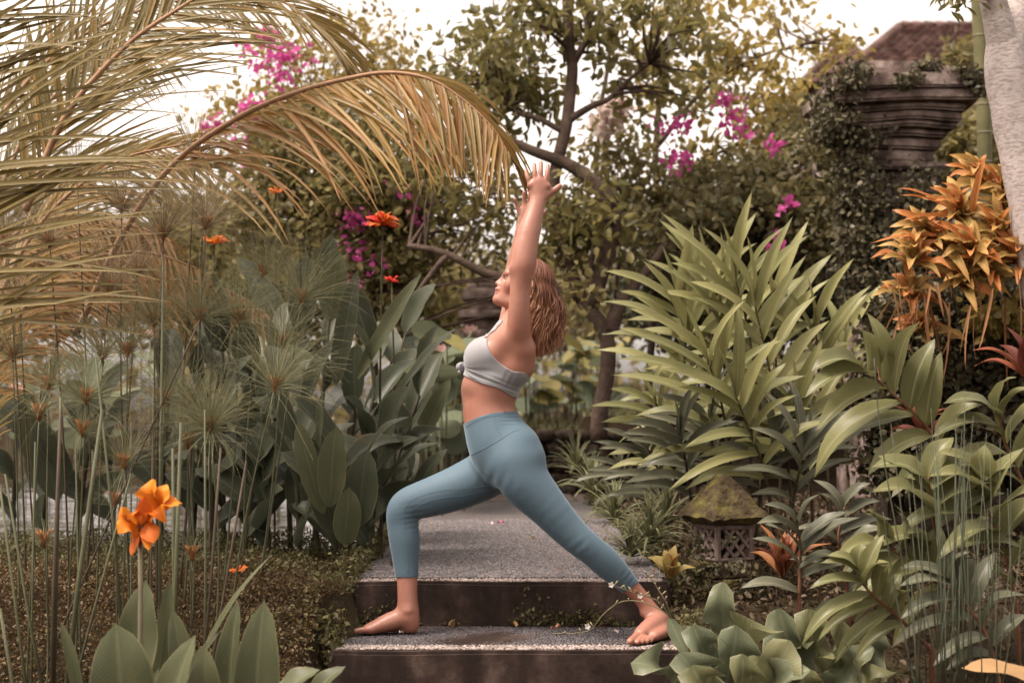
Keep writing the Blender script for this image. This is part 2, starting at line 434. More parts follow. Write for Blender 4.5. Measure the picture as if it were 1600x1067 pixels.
stone_wall('stone_wall', -0.55, 1.9, 11.55, 0.12, 0.72, .13, 'low dark stone retaining wall below the lawn at the end of the path', 5)
stone_wall('garden_wall', 1.92, 3.6, 6.95, 0.1, 1.5, .145, 'ivy clad fieldstone wall at right under the orange bromeliads', 8)
# lawn on the terrace
def lawn():
    r = np.random.RandomState(3); n = 9000
    x = r.uniform(-2.0, 3.2, n); y = r.uniform(11.75, 15.5, n)
    V = np.zeros((n, 3, 3)); h = r.uniform(.04, .10, n); a = r.uniform(0, 6.28, n); w = .008
    z = np.array([ground_z(p, q) for p, q in zip(x, y)])
    V[:, 0] = np.stack([x - w * np.cos(a), y - w * np.sin(a), z], 1); V[:, 1] = np.stack([x + w * np.cos(a), y + w * np.sin(a), z], 1)
    V[:, 2] = np.stack([x + r.normal(0, .03, n), y + r.normal(0, .03, n), z + h], 1)
    o = np_obj('grass', V.reshape(-1, 3), np.arange(3 * n).reshape(-1, 3), leaf_mat('lawn_grass', (0.10, 0.095, 0.045), (0.17, 0.155, 0.075), island=True, trans=.2))
    tag(o, 'short olive grass on the terrace behind the path', 'grass', kind='stuff')
lawn()

# ---- gate pillar at right
def build_pillar():
    Yp = 8.6; s = scale_at(Yp); cx = at(1420, 300, Yp).x
    z_of = lambda py: at(1420, py, Yp).z
    E = empty('gate_pillar', (cx, Yp + .4, 0.2)); tag(E, 'tall weathered stone gate pillar with stepped mouldings and creeping fig', 'pillar')
    base = Vector(E.location)
    lev = [(79, 98, 45), (98.5, 118, 78), (118.5, 142, 119), (142.5, 160, 113), (160.5, 172, 96), (172.5, 186, 90), (186.5, 196, 84), (196.5, 207, 72), (207.5, 224, 64), (224.5, 245, 57), (245.5, 259, 72)]
    for i, (a, b_, hw) in enumerate(lev):
        h = hw / s
        o = slab('moulding', cx - h, cx + h, Yp + .4 - h, Yp + .4 + h, z_of(b_), z_of(a), M['carved'], E, bev=.014, wob=.022)
        o.data.transform(Matrix.Translation(-base))
    h = 60 / s
    o = slab('shaft', cx - h, cx + h, Yp + .4 - h, Yp + .4 + h, 0.1, z_of(259.5), M['carved'], E, bev=.02, wob=.012); o.data.transform(Matrix.Translation(-base))
    h = 78 / s
    o = slab('plinth', cx - h, cx + h, Yp + .4 - h, Yp + .4 + h, 0.0, .5, M['carved'], E, bev=.02, wob=.01); o.data.transform(Matrix.Translation(-base))
    return cx, Yp, s
PIL = build_pillar()

# ---- stone lantern shrine
def build_lantern():
    Yl = 5.95; s = scale_at(Yl); c = at(1131, 905, Yl); cx = c.x
    zz = lambda py: at(1131, py, Yl).z
    E = empty('stone_lantern', (cx, Yl, zz(948))); tag(E, 'small stone shrine lantern with mossy hipped roof and lattice window', 'lantern')
    B = Vector(E.location)
    rot = Matrix.Rotation(R(24), 4, 'Z')
    def part(name, fn, mat, parent=None):
        bm = bmesh.new(); fn(bm)
        for v in bm.verts: v.co = rot @ v.co + (Vector((cx, Yl, 0)) - B) - (Vector(parent.location) if False else Vector())
        me = bpy.data.meshes.new(name); bm.to_mesh(me); bm.free(); me.materials.append(mat); return link(name, me, parent or E)
    def frustum(bm, h0, h1, z0, z1, cuts=6, wob=.004, cap=True):
        vs_ = [bm.verts.new((sx * h0, sy * h0, z0)) for sx, sy in ((-1, -1), (1, -1), (1, 1), (-1, 1))]
        vt = [bm.verts.new((sx * h1, sy * h1, z1)) for sx, sy in ((-1, -1), (1, -1), (1, 1), (-1, 1))]
        bm.faces.new(vs_[::-1]); bm.faces.new(vt)
        for i in range(4): bm.faces.new((vs_[i], vs_[(i + 1) % 4], vt[(i + 1) % 4], vt[i]))
        bmesh.ops.bevel(bm, geom=list(bm.edges), offset=.006, segments=1, affect='EDGES')
        bmesh.ops.subdivide_edges(bm, edges=[e for e in bm.edges if e.calc_length() > .03], cuts=cuts, use_grid_fill=True)
        for v in bm.verts: v.co += Vector((noise.noise(v.co * 22), noise.noise(v.co * 22 + Vector((5, 0, 0))), noise.noise(v.co * 25 + Vector((0, 9, 0))))) * wob
    px = lambda d: d / s
    part('roof', lambda bm: frustum(bm, px(54), px(9), zz(808), zz(741), 9, .010), M['moss_stone'])
    part('eave', lambda bm: frustum(bm, px(43), px(50), zz(816), zz(806), 4, .004), M['moss_stone'])
    M['lattice'] = simple_mat('lantern_lattice_stone', [(0.3, (0.10, 0.072, 0.062)), (0.7, (0.21, 0.155, 0.135))], scale=20, rough=.9, bstr=.4, bdist=.004)
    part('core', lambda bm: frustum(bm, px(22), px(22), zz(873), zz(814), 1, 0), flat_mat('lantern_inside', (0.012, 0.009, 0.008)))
    hb = px(34); top, bot = zz(817), zz(873)
    for sx in (-1, 1):
        for sy in (-1, 1):
            part('corner_post', lambda bm: [setattr(v, 'co', v.co + Vector((sx * (hb - px(4)), sy * (hb - px(4)), 0))) for v in (frustum(bm, px(4.5), px(4.5), bot, top, 2, .001), bm.verts)[1]], M['lattice'])
    part('sill', lambda bm: frustum(bm, hb, hb, bot - px(1), bot + px(5), 3, .002), M['lattice'])
    part('lintel', lambda bm: frustum(bm, hb, hb, top - px(8), top + px(1), 3, .002), M['lattice'])
    hw = hb - px(9); z0, z1 = bot + px(5), top - px(8); zc = (z0 + z1) / 2
    for face in range(4):
        fr = Matrix.Rotation(face * math.pi / 2, 4, 'Z')
        for sg in (-1, 1):
            for k in (-1, 0, 1):
                mb = MB(); cxk = k * hw * .75
                a, b_ = Vector((cxk - sg * hw * .72, -hb + px(4) + sg * .002, z0)), Vector((cxk + sg * hw * .72, -hb + px(4) + sg * .002, z1))
                def clip(p, q):
                    d = q - p
                    if p.x < -hw: p = p + d * ((-hw - p.x) / d.x)
                    if p.x > hw: p = p + d * ((hw - p.x) / d.x)
                    return p
                a2, b2 = clip(a, b_), clip(b_, a)
                d = (b2 - a2); L = d.length
                if L < .02: continue
                ang = math.atan2(d.z, d.x)
                mb.box((a2 + b2) / 2, (L, px(6), px(5.2)), Matrix.Rotation(-ang, 3, 'Y'), bev=.0015)
                o = mb.build('lattice_bar', M['lattice'], E, smooth=False)
                o.data.transform(Matrix.Translation(Vector((cx, Yl, 0)) - B) @ rot @ fr)
    part('base', lambda bm: frustum(bm, px(45), px(41), zz(898), zz(874), 5, .005), M['moss_stone'])
    part('foot', lambda bm: frustum(bm, px(60), px(48), zz(950), zz(898.5), 5, .010), M['moss_stone'])
    return cx, Yl
LAN = build_lantern()

# ---- mossy stone block under / before the lantern
bm = slab('stone_block', at(1062, 950, 5.62).x, at(1205, 950, 5.62).x, 5.5, 5.95, -.25, at(1100, 950, 5.62).z, M['moss_stone'], bev=.03, wob=.03)
tag(bm, 'moss covered stone block at the foot of the lantern', 'block')

# ---- far pedestal behind the woman's face
def build_pedestal():
    Yd = 13.0; s = scale_at(Yd); c = at(757, 545, Yd)
    E = empty('stone_pedestal', (c.x, Yd, 0.6)); tag(E, 'dark brick pedestal with stepped top behind the woman\'s chin', 'pedestal'); B = Vector(E.location)
    z = lambda py: at(757, py, Yd).z
    for a, b_, hw in ((438, 452, 26), (452.5, 470, 34), (470.5, 486, 26), (486.5, 500, 40), (500.5, 516, 33), (516.5, 530, 44), (530.5, 640, 36)):
        o = slab('course', c.x - hw / s, c.x + hw / s, Yd - hw / s, Yd + hw / s, z(b_), z(a), M['carved'], E, wob=.015); o.data.transform(Matrix.Translation(-B))
build_pedestal()

# ---- houses with tiled roofs far right
def tiled_house(name, label, px_l, px_r, ridge_y, eave_y, Yh, ridge_px, depth, mat, seed):
    s = scale_at(Yh)
    xl, xr = at(px_l, eave_y, Yh).x, at(px_r, eave_y, Yh).x; ze = at(px_l, eave_y, Yh).z; Ym = Yh + depth / 2; zr = at(px_l, ridge_y, Ym).z
    rx0, rx1 = at(ridge_px[0], ridge_y, Ym).x, at(ridge_px[1], ridge_y, Ym).x
    E = empty(name, ((xl + xr) / 2, Yh + depth / 2, 0.6)); tag(E, label, 'house'); B = Vector(E.location)
    W = slab('wall', xl + .6, xr - .6, Yh + .6, Yh + depth - .6, .5, ze + .05, flat_mat(name + '_plaster', (0.22, 0.17, 0.14)), E); W.data.transform(Matrix.Translation(-B))
    ym = Yh + depth / 2
    rs = MB()
    rs.v = [Vector(p) - B for p in ((xl, Yh, ze), (xr, Yh, ze), (xr, Yh + depth, ze), (xl, Yh + depth, ze), (rx0, ym, zr), (rx1, ym, zr))]
    rs.f = [(0, 1, 5, 4), (1, 2, 5), (2, 3, 4, 5), (3, 0, 4), (3, 2, 1, 0)]
    roof = rs.build('roof', mat, E, smooth=False)
    # tile courses on the slopes that face the garden
    tl = MB(); r = random.Random(seed)
    def slope(a, b_, c, d, rows):          # a-b eave, d-c ridge
        nrm = (b_ - a).cross(d - a).normalized()
        if nrm.z < 0: nrm = -nrm
        for i in range(rows):
            t0, t1 = i / rows, (i + 1.25) / rows
            p0, p1 = a.lerp(d, t0), b_.lerp(c, t0); L = (p1 - p0).length; n_ = max(1, int(L / .24))
            up_ = (a.lerp(d, min(1, t1)) - a.lerp(d, t0)); upv = (a + b_) / 2 ; dv = ((d + c) / 2 - (a + b_) / 2).normalized() * ((((d + c) / 2 - (a + b_) / 2).length) / rows * 1.25)
            for k in range(n_):
                u0, u1 = (k + .04) / n_, (k + .96) / n_
                q0, q1 = p0.lerp(p1, u0), p0.lerp(p1, u1)
                lift = nrm * (.05 + r.uniform(0, .025)); lo2 = nrm * .015; mid = (q0 + q1) / 2 + nrm * .045
                b0 = len(tl.v)
                tl.v += [q0 + lift, mid + lift, q1 + lift, q0 + dv + lo2, (q0 + q1) / 2 + dv + lo2 + nrm * .04, q1 + dv + lo2]
                tl.v += [q0 + lift - nrm * .04, mid + lift - nrm * .04, q1 + lift - nrm * .04]
                tl.f += [(b0, b0 + 1, b0 + 4, b0 + 3), (b0 + 1, b0 + 2, b0 + 5, b0 + 4), (b0 + 6, b0 + 7, b0 + 1, b0), (b0 + 7, b0 + 8, b0 + 2, b0 + 1)]
    v = rs.v
    rows = max(6, int(((v[4] - v[0]).length) / .2))
    slope(v[0], v[1], v[5], v[4], rows); slope(v[3], v[0], v[4], v[4], rows)
    o = tl.build('tiles', mat, roof, smooth=False); o['kind'] = 'stuff'
    cap = MB()
    def ridge(a, b_):
        n_ = max(2, int((b_ - a).length / .32))
        for k in range(n_):
            p, q = a.lerp(b_, k / n_), a.lerp(b_, (k + .93) / n_); cap.tube([p + Vector((0, 0, .06)), q + Vector((0, 0, .05))], [.15, .11], 8)
    ridge(v[4], v[5]); ridge(v[0], v[4])
    o = cap.build('ridge_tiles', mat, roof); o['kind'] = 'stuff'
M['tile'] = leaf_mat('clay_roof_tile', (0.085, 0.050, 0.042), (0.17, 0.098, 0.082), island=True, trans=0, rough=.85)
tiled_house('tiled_house', 'house with broad brown clay tiled hip roof behind the gate pillar', 1310, 1760, 43, 125, 34, (1409, 1660), 9, M['tile'], 2)
tiled_house('small_tiled_house', 'smaller brown tiled roof partly hidden by leaves left of the larger roof', 1255, 1400, 66, 130, 44, (1318, 1330), 5, M['tile'], 3)
# ================================================================== PERSON
def build_person():
    Y0 = 5.36
    vox = 0.004
    lo = np.array([-0.66, 4.98, -0.03]); hi = np.array([0.68, 5.75, 1.92])
    n = np.ceil((hi - lo) / vox).astype(int) + 1
    F = np.full(tuple(n), 0.5, dtype=np.float32)
    ax = [lo[i] + vox * np.arange(n[i], dtype=np.float64) for i in range(3)]
    WY = np.array([0.0, 1.0, 0.0])

    def chain(pts, k=0.012, w=WY, sub=3, sign=1):
        """pts: (px,py,Y,r_px[,s]) ; s = in-plane radius / depth radius"""
        P = []
        for p in pts:
            s = p[4] if len(p) > 4 else 1.0
            c = at(p[0], p[1], p[2]); P.append((c.x, c.y, c.z, p[3] / scale_at(p[2]), s))
        chain_w(P, k, w, sub, sign)
    def chain_w(P, k=0.012, w=WY, sub=3, sign=1):
        P = np.array([list(p) + [1.0] * (5 - len(p)) for p in P], dtype=float)
        if len(P) > 2 and sub > 1: P = catmull(P, (len(P) - 1) * sub + 1)
        rr = (P[:, 3] / np.minimum(P[:, 4], 1.0)).max()
        mn = P[:, :3].min(0) - rr - 0.05; mx = P[:, :3].max(0) + rr + 0.05
        i0 = np.clip(((mn - lo) / vox).astype(int), 0, n - 1); i1 = np.clip(((mx - lo) / vox).astype(int) + 1, 1, n)
        if (i1 <= i0).any(): return
        X = ax[0][i0[0]:i1[0]][:, None, None]; Yg = ax[1][i0[1]:i1[1]][None, :, None]; Z = ax[2][i0[2]:i1[2]][None, None, :]
        D = np.full((i1[0] - i0[0], i1[1] - i0[1], i1[2] - i0[2]), 0.4, dtype=np.float32)
        for a, b in zip(P[:-1], P[1:]):
            ba = b[:3] - a[:3]; L2 = ba @ ba
            rs = max(a[3] / min(a[4], 1), b[3] / min(b[4], 1)) + 0.022 + k
            j0 = np.clip(((np.minimum(a[:3], b[:3]) - rs - lo) / vox).astype(int) - i0, 0, i1 - i0)
            j1 = np.clip(((np.maximum(a[:3], b[:3]) + rs - lo) / vox).astype(int) + 1 - i0, 0, i1 - i0)
            if (j1 <= j0).any(): continue
            px = (X[j0[0]:j1[0]] - a[0]).astype(np.float32); py = (Yg[:, j0[1]:j1[1]] - a[1]).astype(np.float32); pz = (Z[:, :, j0[2]:j1[2]] - a[2]).astype(np.float32)
            f32 = np.float32
            h = np.clip((px * f32(ba[0]) + py * f32(ba[1]) + pz * f32(ba[2])) / f32(max(L2, 1e-12)), 0, 1)
            qx, qy, qz = px - h * f32(ba[0]), py - h * f32(ba[1]), pz - h * f32(ba[2])
            s = f32(a[4]) + h * f32(b[4] - a[4]); r = f32(a[3]) + h * f32(b[3] - a[3])
            d = np.sqrt(qx * qx + qz * qz + (qy * s) ** 2) - r
            d = d / np.maximum(f32(1.0), s)
            sj = (slice(j0[0], j1[0]), slice(j0[1], j1[1]), slice(j0[2], j1[2]))
            kk = f32(0.006); e = D[sj]
            hh = np.maximum(kk - np.abs(e - d), 0) / kk
            D[sj] = np.minimum(e, d) - (hh * hh * kk * f32(0.25) if len(P) > 8 else 0)
        sl = (slice(i0[0], i1[0]), slice(i0[1], i1[1]), slice(i0[2], i1[2]))
        G = F[sl]
        if sign > 0:
            h = np.maximum(k - np.abs(G - D), 0) / k
            F[sl] = np.minimum(G, D) - h * h * k * 0.25
        else:
            h = np.maximum(k - np.abs(G + D), 0) / k
            F[sl] = np.maximum(G, -D) + h * h * k * 0.25
    def ball(px, py, Y, r, k=0.012, s=1.0, sign=1, dx=0.5):
        chain([(px, py, Y, r, s), (px + dx, py, Y, r, s)], k, sub=1, sign=sign)

    YN, YF = Y0 - 0.09, Y0 + 0.09
    # torso
    chain([(801, 516, Y0, 26, 0.50), (792, 545, Y0, 37, 0.66), (778, 577, Y0, 42, 0.80), (769, 600, Y0, 42.5, 0.83), (763.5, 630, Y0, 39.5, 0.83),
           (766, 655, Y0, 40.5, 0.80), (780, 690, Y0, 48, 0.78), (790, 716, Y0, 46, 0.76)], k=0.02, sub=4)
    chain([(806, 528, Y0, 21, 0.9), (808, 500, Y0, 20.5, 0.95), (813, 462, Y0, 20, 1)], k=0.03)           # neck
    # shoulder blades and shoulders
    for sg in (-1, 1):
        chain([(812, 545, Y0 + sg * 0.075, 22, 0.8), (806, 575, Y0 + sg * 0.07, 26, 0.8)], k=0.03)
        ball(752, 562, Y0 + sg * 0.068, 24.5, k=0.035, s=0.95)                                            # bust
        ball(757, 552, Y0 + sg * 0.07, 22, k=0.035, s=0.95)
        chain([(808, 700, Y0 + sg * 0.072, 36, 0.9), (813, 716, Y0 + sg * 0.076, 38, 0.9)], k=0.035)      # seat
        chain([(783, 516, Y0 + sg * 0.025, 6), (800, 512, Y0 + sg * 0.13, 7)], k=0.02)                    # collar bone
    # ribs / belly
    chain([(744, 600, Y0 - 0.05, 20), (741, 612, Y0 + 0.05, 20)], k=0.03)
    # near (left) arm
    chain([(809, 534, 5.24, 20.5, 1.0), (810.5, 512, 5.205, 18.8, 1.0), (811.8, 482, 5.185, 17.2, 1), (812.8, 450, 5.175, 15.8, 1), (816, 424, 5.17, 18, 1), (818, 410, 5.17, 19, 1),
           (821, 388, 5.175, 19, 1.05), (827.5, 360, 5.185, 17, 1.05), (834.5, 335, 5.195, 13.6, 1.1), (840, 316, 5.2, 11.2, 1.25)], k=0.022, sub=3)
    ball(806, 421, 5.165, 10.5, k=0.02)
    chain([(818, 548, 5.24, 18), (812, 565, 5.27, 22)], k=0.04)                                           # rear armpit fold
    chain([(790, 530, 5.24, 14), (778, 548, 5.26, 16)], k=0.04)                                           # front armpit fold
    # far (right) arm
    chain([(803, 533, 5.485, 24, 1.0), (801, 512, 5.515, 23, 1.0), (802, 480, 5.535, 17.5, 1), (803, 450, 5.545, 16, 1), (806, 428, 5.55, 17, 1),
           (810, 402, 5.545, 15.5, 1.05), (814.5, 378, 5.53, 12.5, 1.1), (817, 362, 5.525, 11, 1.25)], k=0.022, sub=3)
    # near hand: back of the hand to the camera, palm turned to the far hand
    Yh = 5.2
    chain([(840, 317, Yh, 10.8, 1.4), (842, 306, Yh, 13.6, 1.75), (842.5, 296, Yh, 15, 2.0), (842, 289, Yh, 14.4, 2.1)], k=0.010, sub=2)
    ball(829, 290, Yh, 5.0, k=0.01); ball(855, 291, Yh, 4.8, k=0.01)
    f4 = [[(829, 291), (825.5, 280), (823, 273), (821.3, 266.5)], [(836.5, 289), (835.7, 274), (835.2, 265), (835, 257.5)],
          [(845, 288), (844.8, 272), (845, 262.5), (845.2, 254.5)], [(853.5, 289), (854.8, 275), (855.5, 266), (856, 259)]]
    rad = [(3.8, 3.5, 3.2, 2.8), (4.2, 3.9, 3.6, 3.1), (4.3, 4.0, 3.7, 3.2), (4.2, 3.9, 3.6, 3.1)]
    for fi, (fp, rr) in enumerate(zip(f4, rad)):
        dY = [0.004, 0.0, 0.006, 0.014]
        chain([(p[0], p[1], Yh + dY[i], rr[i]) for i, p in enumerate(fp)], k=0.004, sub=2)
    chain([(849, 308, Yh + .005, 6.5), (857, 303, Yh + .01, 5.2), (866, 297.5, Yh + .012, 4.3), (871.5, 293.5, Yh + .012, 3.9), (875.5, 290, Yh + .012, 3.0)], k=0.01, sub=2)
    # far hand: palm to the camera
    Yh = 5.52
    chain([(817, 361, Yh, 10.5, 1.4), (822, 349, Yh, 14, 1.75), (825, 339, Yh, 15.5, 2.0), (825.5, 331, Yh, 14.5, 2.1)], k=0.012, sub=2)
    f4 = [[(812.5, 334), (808.5, 323), (806.5, 317), (804.7, 311.5)], [(820, 330), (819.5, 317), (819.2, 309), (819, 301)],
          [(828, 329), (828.5, 314), (829, 306), (829.3, 298)], [(836, 331), (837.5, 317), (838.5, 309), (839.5, 302)]]
    for fp, rr in zip(f4, rad):
        dY = [-0.002, -0.004, -0.008, -0.014]
        chain([(p[0], p[1], Yh + dY[i], rr[i]) for i, p in enumerate(fp)], k=0.004, sub=2)
    chain([(829, 350, Yh - .01, 6.2), (837, 345, Yh - .012, 5), (844, 338, Yh - .014, 4.2), (848, 333.5, Yh - .014, 3.7), (850.5, 330, Yh - .014, 2.9)], k=0.01, sub=2)
    # head
    ce = at(825, 440, Y0); S = scale_at(Y0)
    chain([(831, 443, Y0, 30, 1.06), (818, 437, Y0, 30, 1.06)], k=0.012)
    chain([(812, 434, Y0, 23.5, 0.92), (803, 452, Y0, 21, 0.92), (795, 461, Y0, 15, 0.8)], k=0.02)
    for sg in (-1, 1):
        chain([(815, 459, Y0 + sg * 0.047, 9), (800, 472, Y0 + sg * 0.034, 8), (782, 469.5, Y0 + sg * 0.010, 8)], k=0.018)   # jaw
        ball(797, 446, Y0 + sg * 0.038, 9, k=0.018)                                                        # cheek
        ball(788.5, 434.5, Y0 + sg * 0.03, 5.5, k=0.010, sign=-1)                                          # eye socket
        ball(794.5, 435.3, Y0 + sg * 0.031, 5.2, k=0.004)                                                   # lids over the eyeball
        chain([(788.5, 427.5, Y0 + sg * 0.01, 3.2), (793, 427, Y0 + sg * 0.045, 3.2)], k=0.012)            # brow
        chain([(824, 447, Y0 + sg * 0.073, 4.0, 1.4), (826, 437, Y0 + sg * 0.078, 5.0, 1.6)], k=0.006)      # ear
        ball(780.5, 445.3, Y0 + sg * 0.010, 2.6, k=0.005)                                                   # nostril wing
    chain([(788, 431.5, Y0, 3.2), (783, 437, Y0, 2.9), (776.8, 442.3, Y0, 3.2)], k=0.008, sub=2)           # nose
    chain([(777.5, 451.8, Y0 - .017, 2.6), (776.2, 451.6, Y0, 2.9), (777.5, 451.8, Y0 + .017, 2.6)], k=0.005, sub=2)
    chain([(777.2, 457.3, Y0 - .014, 2.6), (775.9, 457.5, Y0, 3.0), (777.2, 457.3, Y0 + .014, 2.6)], k=0.005, sub=2)
    chain([(774.6, 454.6, Y0 - .02, 1.0), (772.0, 454.6, Y0, 1.0), (774.6, 454.6, Y0 + .02, 1.0)], k=0.004, sign=-1)                # line of the mouth
    chain([(785, 447, Y0, 6.5, .7), (783.5, 461, Y0, 7.5, .7)], k=0.010)
    ball(777.5, 468, Y0, 8, k=0.012, s=0.8)                                                                 # chin
    # near (left) leg, stretched back
    chain([(802, 722, YN, 38, .92), (820, 752, YN - .01, 37.5, .95), (852, 788, 5.25, 30.5, 1), (887, 827, 5.25, 24.8, 1), (910, 848, 5.25, 22.3, 1), (927, 861, 5.26, 21.3, 1),
           (943, 875, 5.275, 22, 1), (961, 892, 5.29, 19.5, 1), (984, 915, 5.31, 14.2, 1), (1002, 934, 5.325, 12.3, 1), (1016, 953, 5.33, 12.8, 1), (1024, 966, 5.335, 13.5, 1)], k=0.03, sub=3)
    sc = scale_at(5.3)
    def W(x, y, z, r, s=1.0): return (x, y, z, r, s)
    hx = (1030 - 800) / scale_at(5.34)
    chain_w([W(hx + .016, 5.355, .033, .032), W(hx - .006, 5.325, .055, .034), W(hx - .048, 5.26, .042, .034), W(hx - .092, 5.19, .026, .026)], k=0.025)
    chain_w([W(hx + .018, 5.355, .026, .028), W(hx + .002, 5.26, .022, .024), W(hx - .038, 5.19, .018, .018)], k=0.02)
    ball(1006, 957, 5.315, 6, k=0.02); ball(1033, 962, 5.36, 6, k=0.02)                                     # ankle bones
    toes = [(-.066, 5.165, .017, -.082, 5.105, .0135), (-.045, 5.16, .012, -.056, 5.108, .0095), (-.029, 5.165, .011, -.037, 5.12, .0088),
            (-.013, 5.17, .011, -.018, 5.133, .0085), (.001, 5.18, .0105, -.001, 5.15, .0082)]
    for ax_, ay_, ar, bx_, by_, br in toes:
        ax_ -= .043; bx_ -= .056
        chain_w([W(hx + ax_, ay_, ar + .005, ar), W(hx + (ax_ + bx_) / 2, (ay_ + by_) / 2, br + .006, br), W(hx + bx_, by_, br, br)], k=0.006, sub=2)
    # far (right) leg, bent in front
    YK = 5.42
    chain([(782, 722, YF, 37, .92), (757, 742, YF, 36, .95), (712, 763, 5.44, 32.5, 1), (668, 778, YK, 28, 1), (640, 787, YK, 24.5, 1), (630, 799, YK, 24, 1), (629, 815, YK, 22.5, 1),
           (632, 843, 5.415, 22.3, 1), (634, 872, 5.41, 19.2, 1), (636, 900, 5.40, 16.3, 1), (636.5, 925, 5.39, 15.2, 1), (637.5, 948, 5.385, 16, 1), (638, 962, 5.385, 17, 1)], k=0.03, sub=3)
    x0 = lambda px: (px - 800) / scale_at(5.385)
    chain_w([W(x0(643), 5.385, .033, .032, .95), W(x0(632), 5.383, .058, .034, .95), W(x0(610), 5.375, .044, .034, .85), W(x0(588), 5.368, .024, .024, .66), W(x0(578), 5.365, .019, .019, .5)], k=0.022)
    chain_w([W(x0(643), 5.39, .024, .025), W(x0(612), 5.41, .02, .02), W(x0(592), 5.413, .016, .016)], k=0.02)
    ball(637, 952, 5.352, 5.0, k=0.018)
    tt = [(585, 5.345, .016, 561, 5.345, .0125), (581, 5.368, .012, 565, 5.368, .0095), (584, 5.386, .011, 571, 5.388, .0088), (588, 5.402, .011, 578, 5.405, .0083), (593, 5.417, .0105, 585, 5.42, .008)]
    for a_, ay_, ar, b_, by_, br in tt:
        chain_w([W(x0(a_), ay_, ar + .004, ar), W(x0((a_ + b_) / 2), (ay_ + by_) / 2, br + .005, br), W(x0(b_), by_, br, br)], k=0.006, sub=2)
    # keep the soles flat on the step
    zi = np.searchsorted(ax[2], 0.002)
    F[:, :, :zi] = np.maximum(F[:, :, :zi], 0.004)

    # -------- surface nets
    def surface(F):
        neg = F < 0
        c = np.zeros(tuple(n - 1), dtype=np.uint8)
        for dx in (0, 1):
            for dy in (0, 1):
                for dz in (0, 1):
                    c += neg[dx:n[0] - 1 + dx, dy:n[1] - 1 + dy, dz:n[2] - 1 + dz]
        act = (c > 0) & (c < 8)
        idx = np.full(act.shape, -1, dtype=np.int32); I = np.argwhere(act); idx[act] = np.arange(len(I))
        acc = np.zeros((len(I), 3)); cnt = np.zeros(len(I))
        offs = [(a, b, d) for a in (0, 1) for b in (0, 1) for d in (0, 1)]
        val = {o: F[I[:, 0] + o[0], I[:, 1] + o[1], I[:, 2] + o[2]].astype(float) for o in offs}
        for o in offs:
            for k in range(3):
                if o[k] == 0:
                    o2 = list(o); o2[k] = 1; o2 = tuple(o2)
                    va, vb = val[o], val[o2]; m = (va < 0) != (vb < 0)
                    t = np.where(m, va / np.where(m, va - vb, 1), 0)
                    p = np.tile(np.array(o, float), (len(I), 1)); p[:, k] += t
                    acc[m] += p[m]; cnt[m] += 1
        V = lo + vox * (I + acc / cnt[:, None])
        faces = []
        for k in range(3):
            u, v = [(1, 2), (2, 0), (0, 1)][k]
            sh = [n[0], n[1], n[2]]
            a = [slice(0, s) for s in sh]; b = [slice(0, s) for s in sh]
            a[k] = slice(0, n[k] - 1); b[k] = slice(1, n[k])
            ed = neg[tuple(a)] != neg[tuple(b)]
            E = np.argwhere(ed)
            E = E[(E[:, u] > 0) & (E[:, v] > 0) & (E[:, u] < n[u] - 1) & (E[:, v] < n[v] - 1)]
            q = []
            for du, dv in ((0, 0), (-1, 0), (-1, -1), (0, -1)):
                J = E.copy(); J[:, u] += du; J[:, v] += dv
                q.append(idx[J[:, 0], J[:, 1], J[:, 2]])
            Q = np.stack(q, 1)
            flip = ~neg[E[:, 0], E[:, 1], E[:, 2]]
            Q[flip] = Q[flip][:, ::-1]
            faces.append(Q)
        return V, np.concatenate(faces)
    V, Q = surface(F)
    def vnormals(V, Q):
        fn = np.cross(V[Q[:, 2]] - V[Q[:, 0]], V[Q[:, 3]] - V[Q[:, 1]]) if Q.shape[1] == 4 else np.cross(V[Q[:, 1]] - V[Q[:, 0]], V[Q[:, 2]] - V[Q[:, 0]])
        N = np.zeros_like(V)
        for k in range(Q.shape[1]):
            for c_ in range(3): N[:, c_] += np.bincount(Q[:, k], weights=fn[:, c_], minlength=len(V))
        return N / np.maximum(np.linalg.norm(N, axis=1, keepdims=True), 1e-12)
    # smoothing: strong on trunk and limbs, hardly any on hands, face and toes
    hx0, hz0 = at(800, 487, Y0).z, at(800, 325, Y0).z
    keep = np.ones(len(V))
    cz = np.array(at(793, 452, Y0)); dh = np.linalg.norm(V - cz, axis=1)
    keep *= np.clip((dh - 0.075) / 0.03, 0.12, 1)
    keep *= np.clip((at(800, 372, 5.3).z - V[:, 2]) / 0.03 + 1, 0.08, 1)
    keep *= np.clip((V[:, 2] - 0.05) / 0.05, 0.15, 1)
    E = np.concatenate([Q[:, [0, 1]], Q[:, [1, 2]], Q[:, [2, 3]], Q[:, [3, 0]]]); E = np.concatenate([E, E[:, ::-1]])
    cnt = np.bincount(E[:, 0], minlength=len(V)).astype(float)
    def lap(V):
        return np.stack([np.bincount(E[:, 0], weights=V[E[:, 1], k], minlength=len(V)) for k in range(3)], 1) / cnt[:, None] - V
    for it in range(14):
        V = V + lap(V) * (0.5 * keep)[:, None]
        V = V - lap(V) * (0.51 * keep)[:, None] * (1 if it < 12 else 0)
    soft = keep * np.where(keep > .9, 1, 0)
    for it in range(26): V = V + lap(V) * (0.5 * soft)[:, None]
    N = vnormals(V, Q)
    def proj(V, fold=False):
        x, y, z = V[:, 0], V[:, 1], V[:, 2] - CAMZ
        if fold: y = Y0 - np.abs(y - Y0)
        dep = y * _c + z * _s; up = -y * _s + z * _c
        return 800 + FPX * x / dep, 533.5 - FPX * up / dep
    PX, PY = proj(V)
    # skin colour: lips, cheeks, knuckles, soles
    base = np.tile(np.array([0.365, 0.168, 0.118]), (len(V), 1))
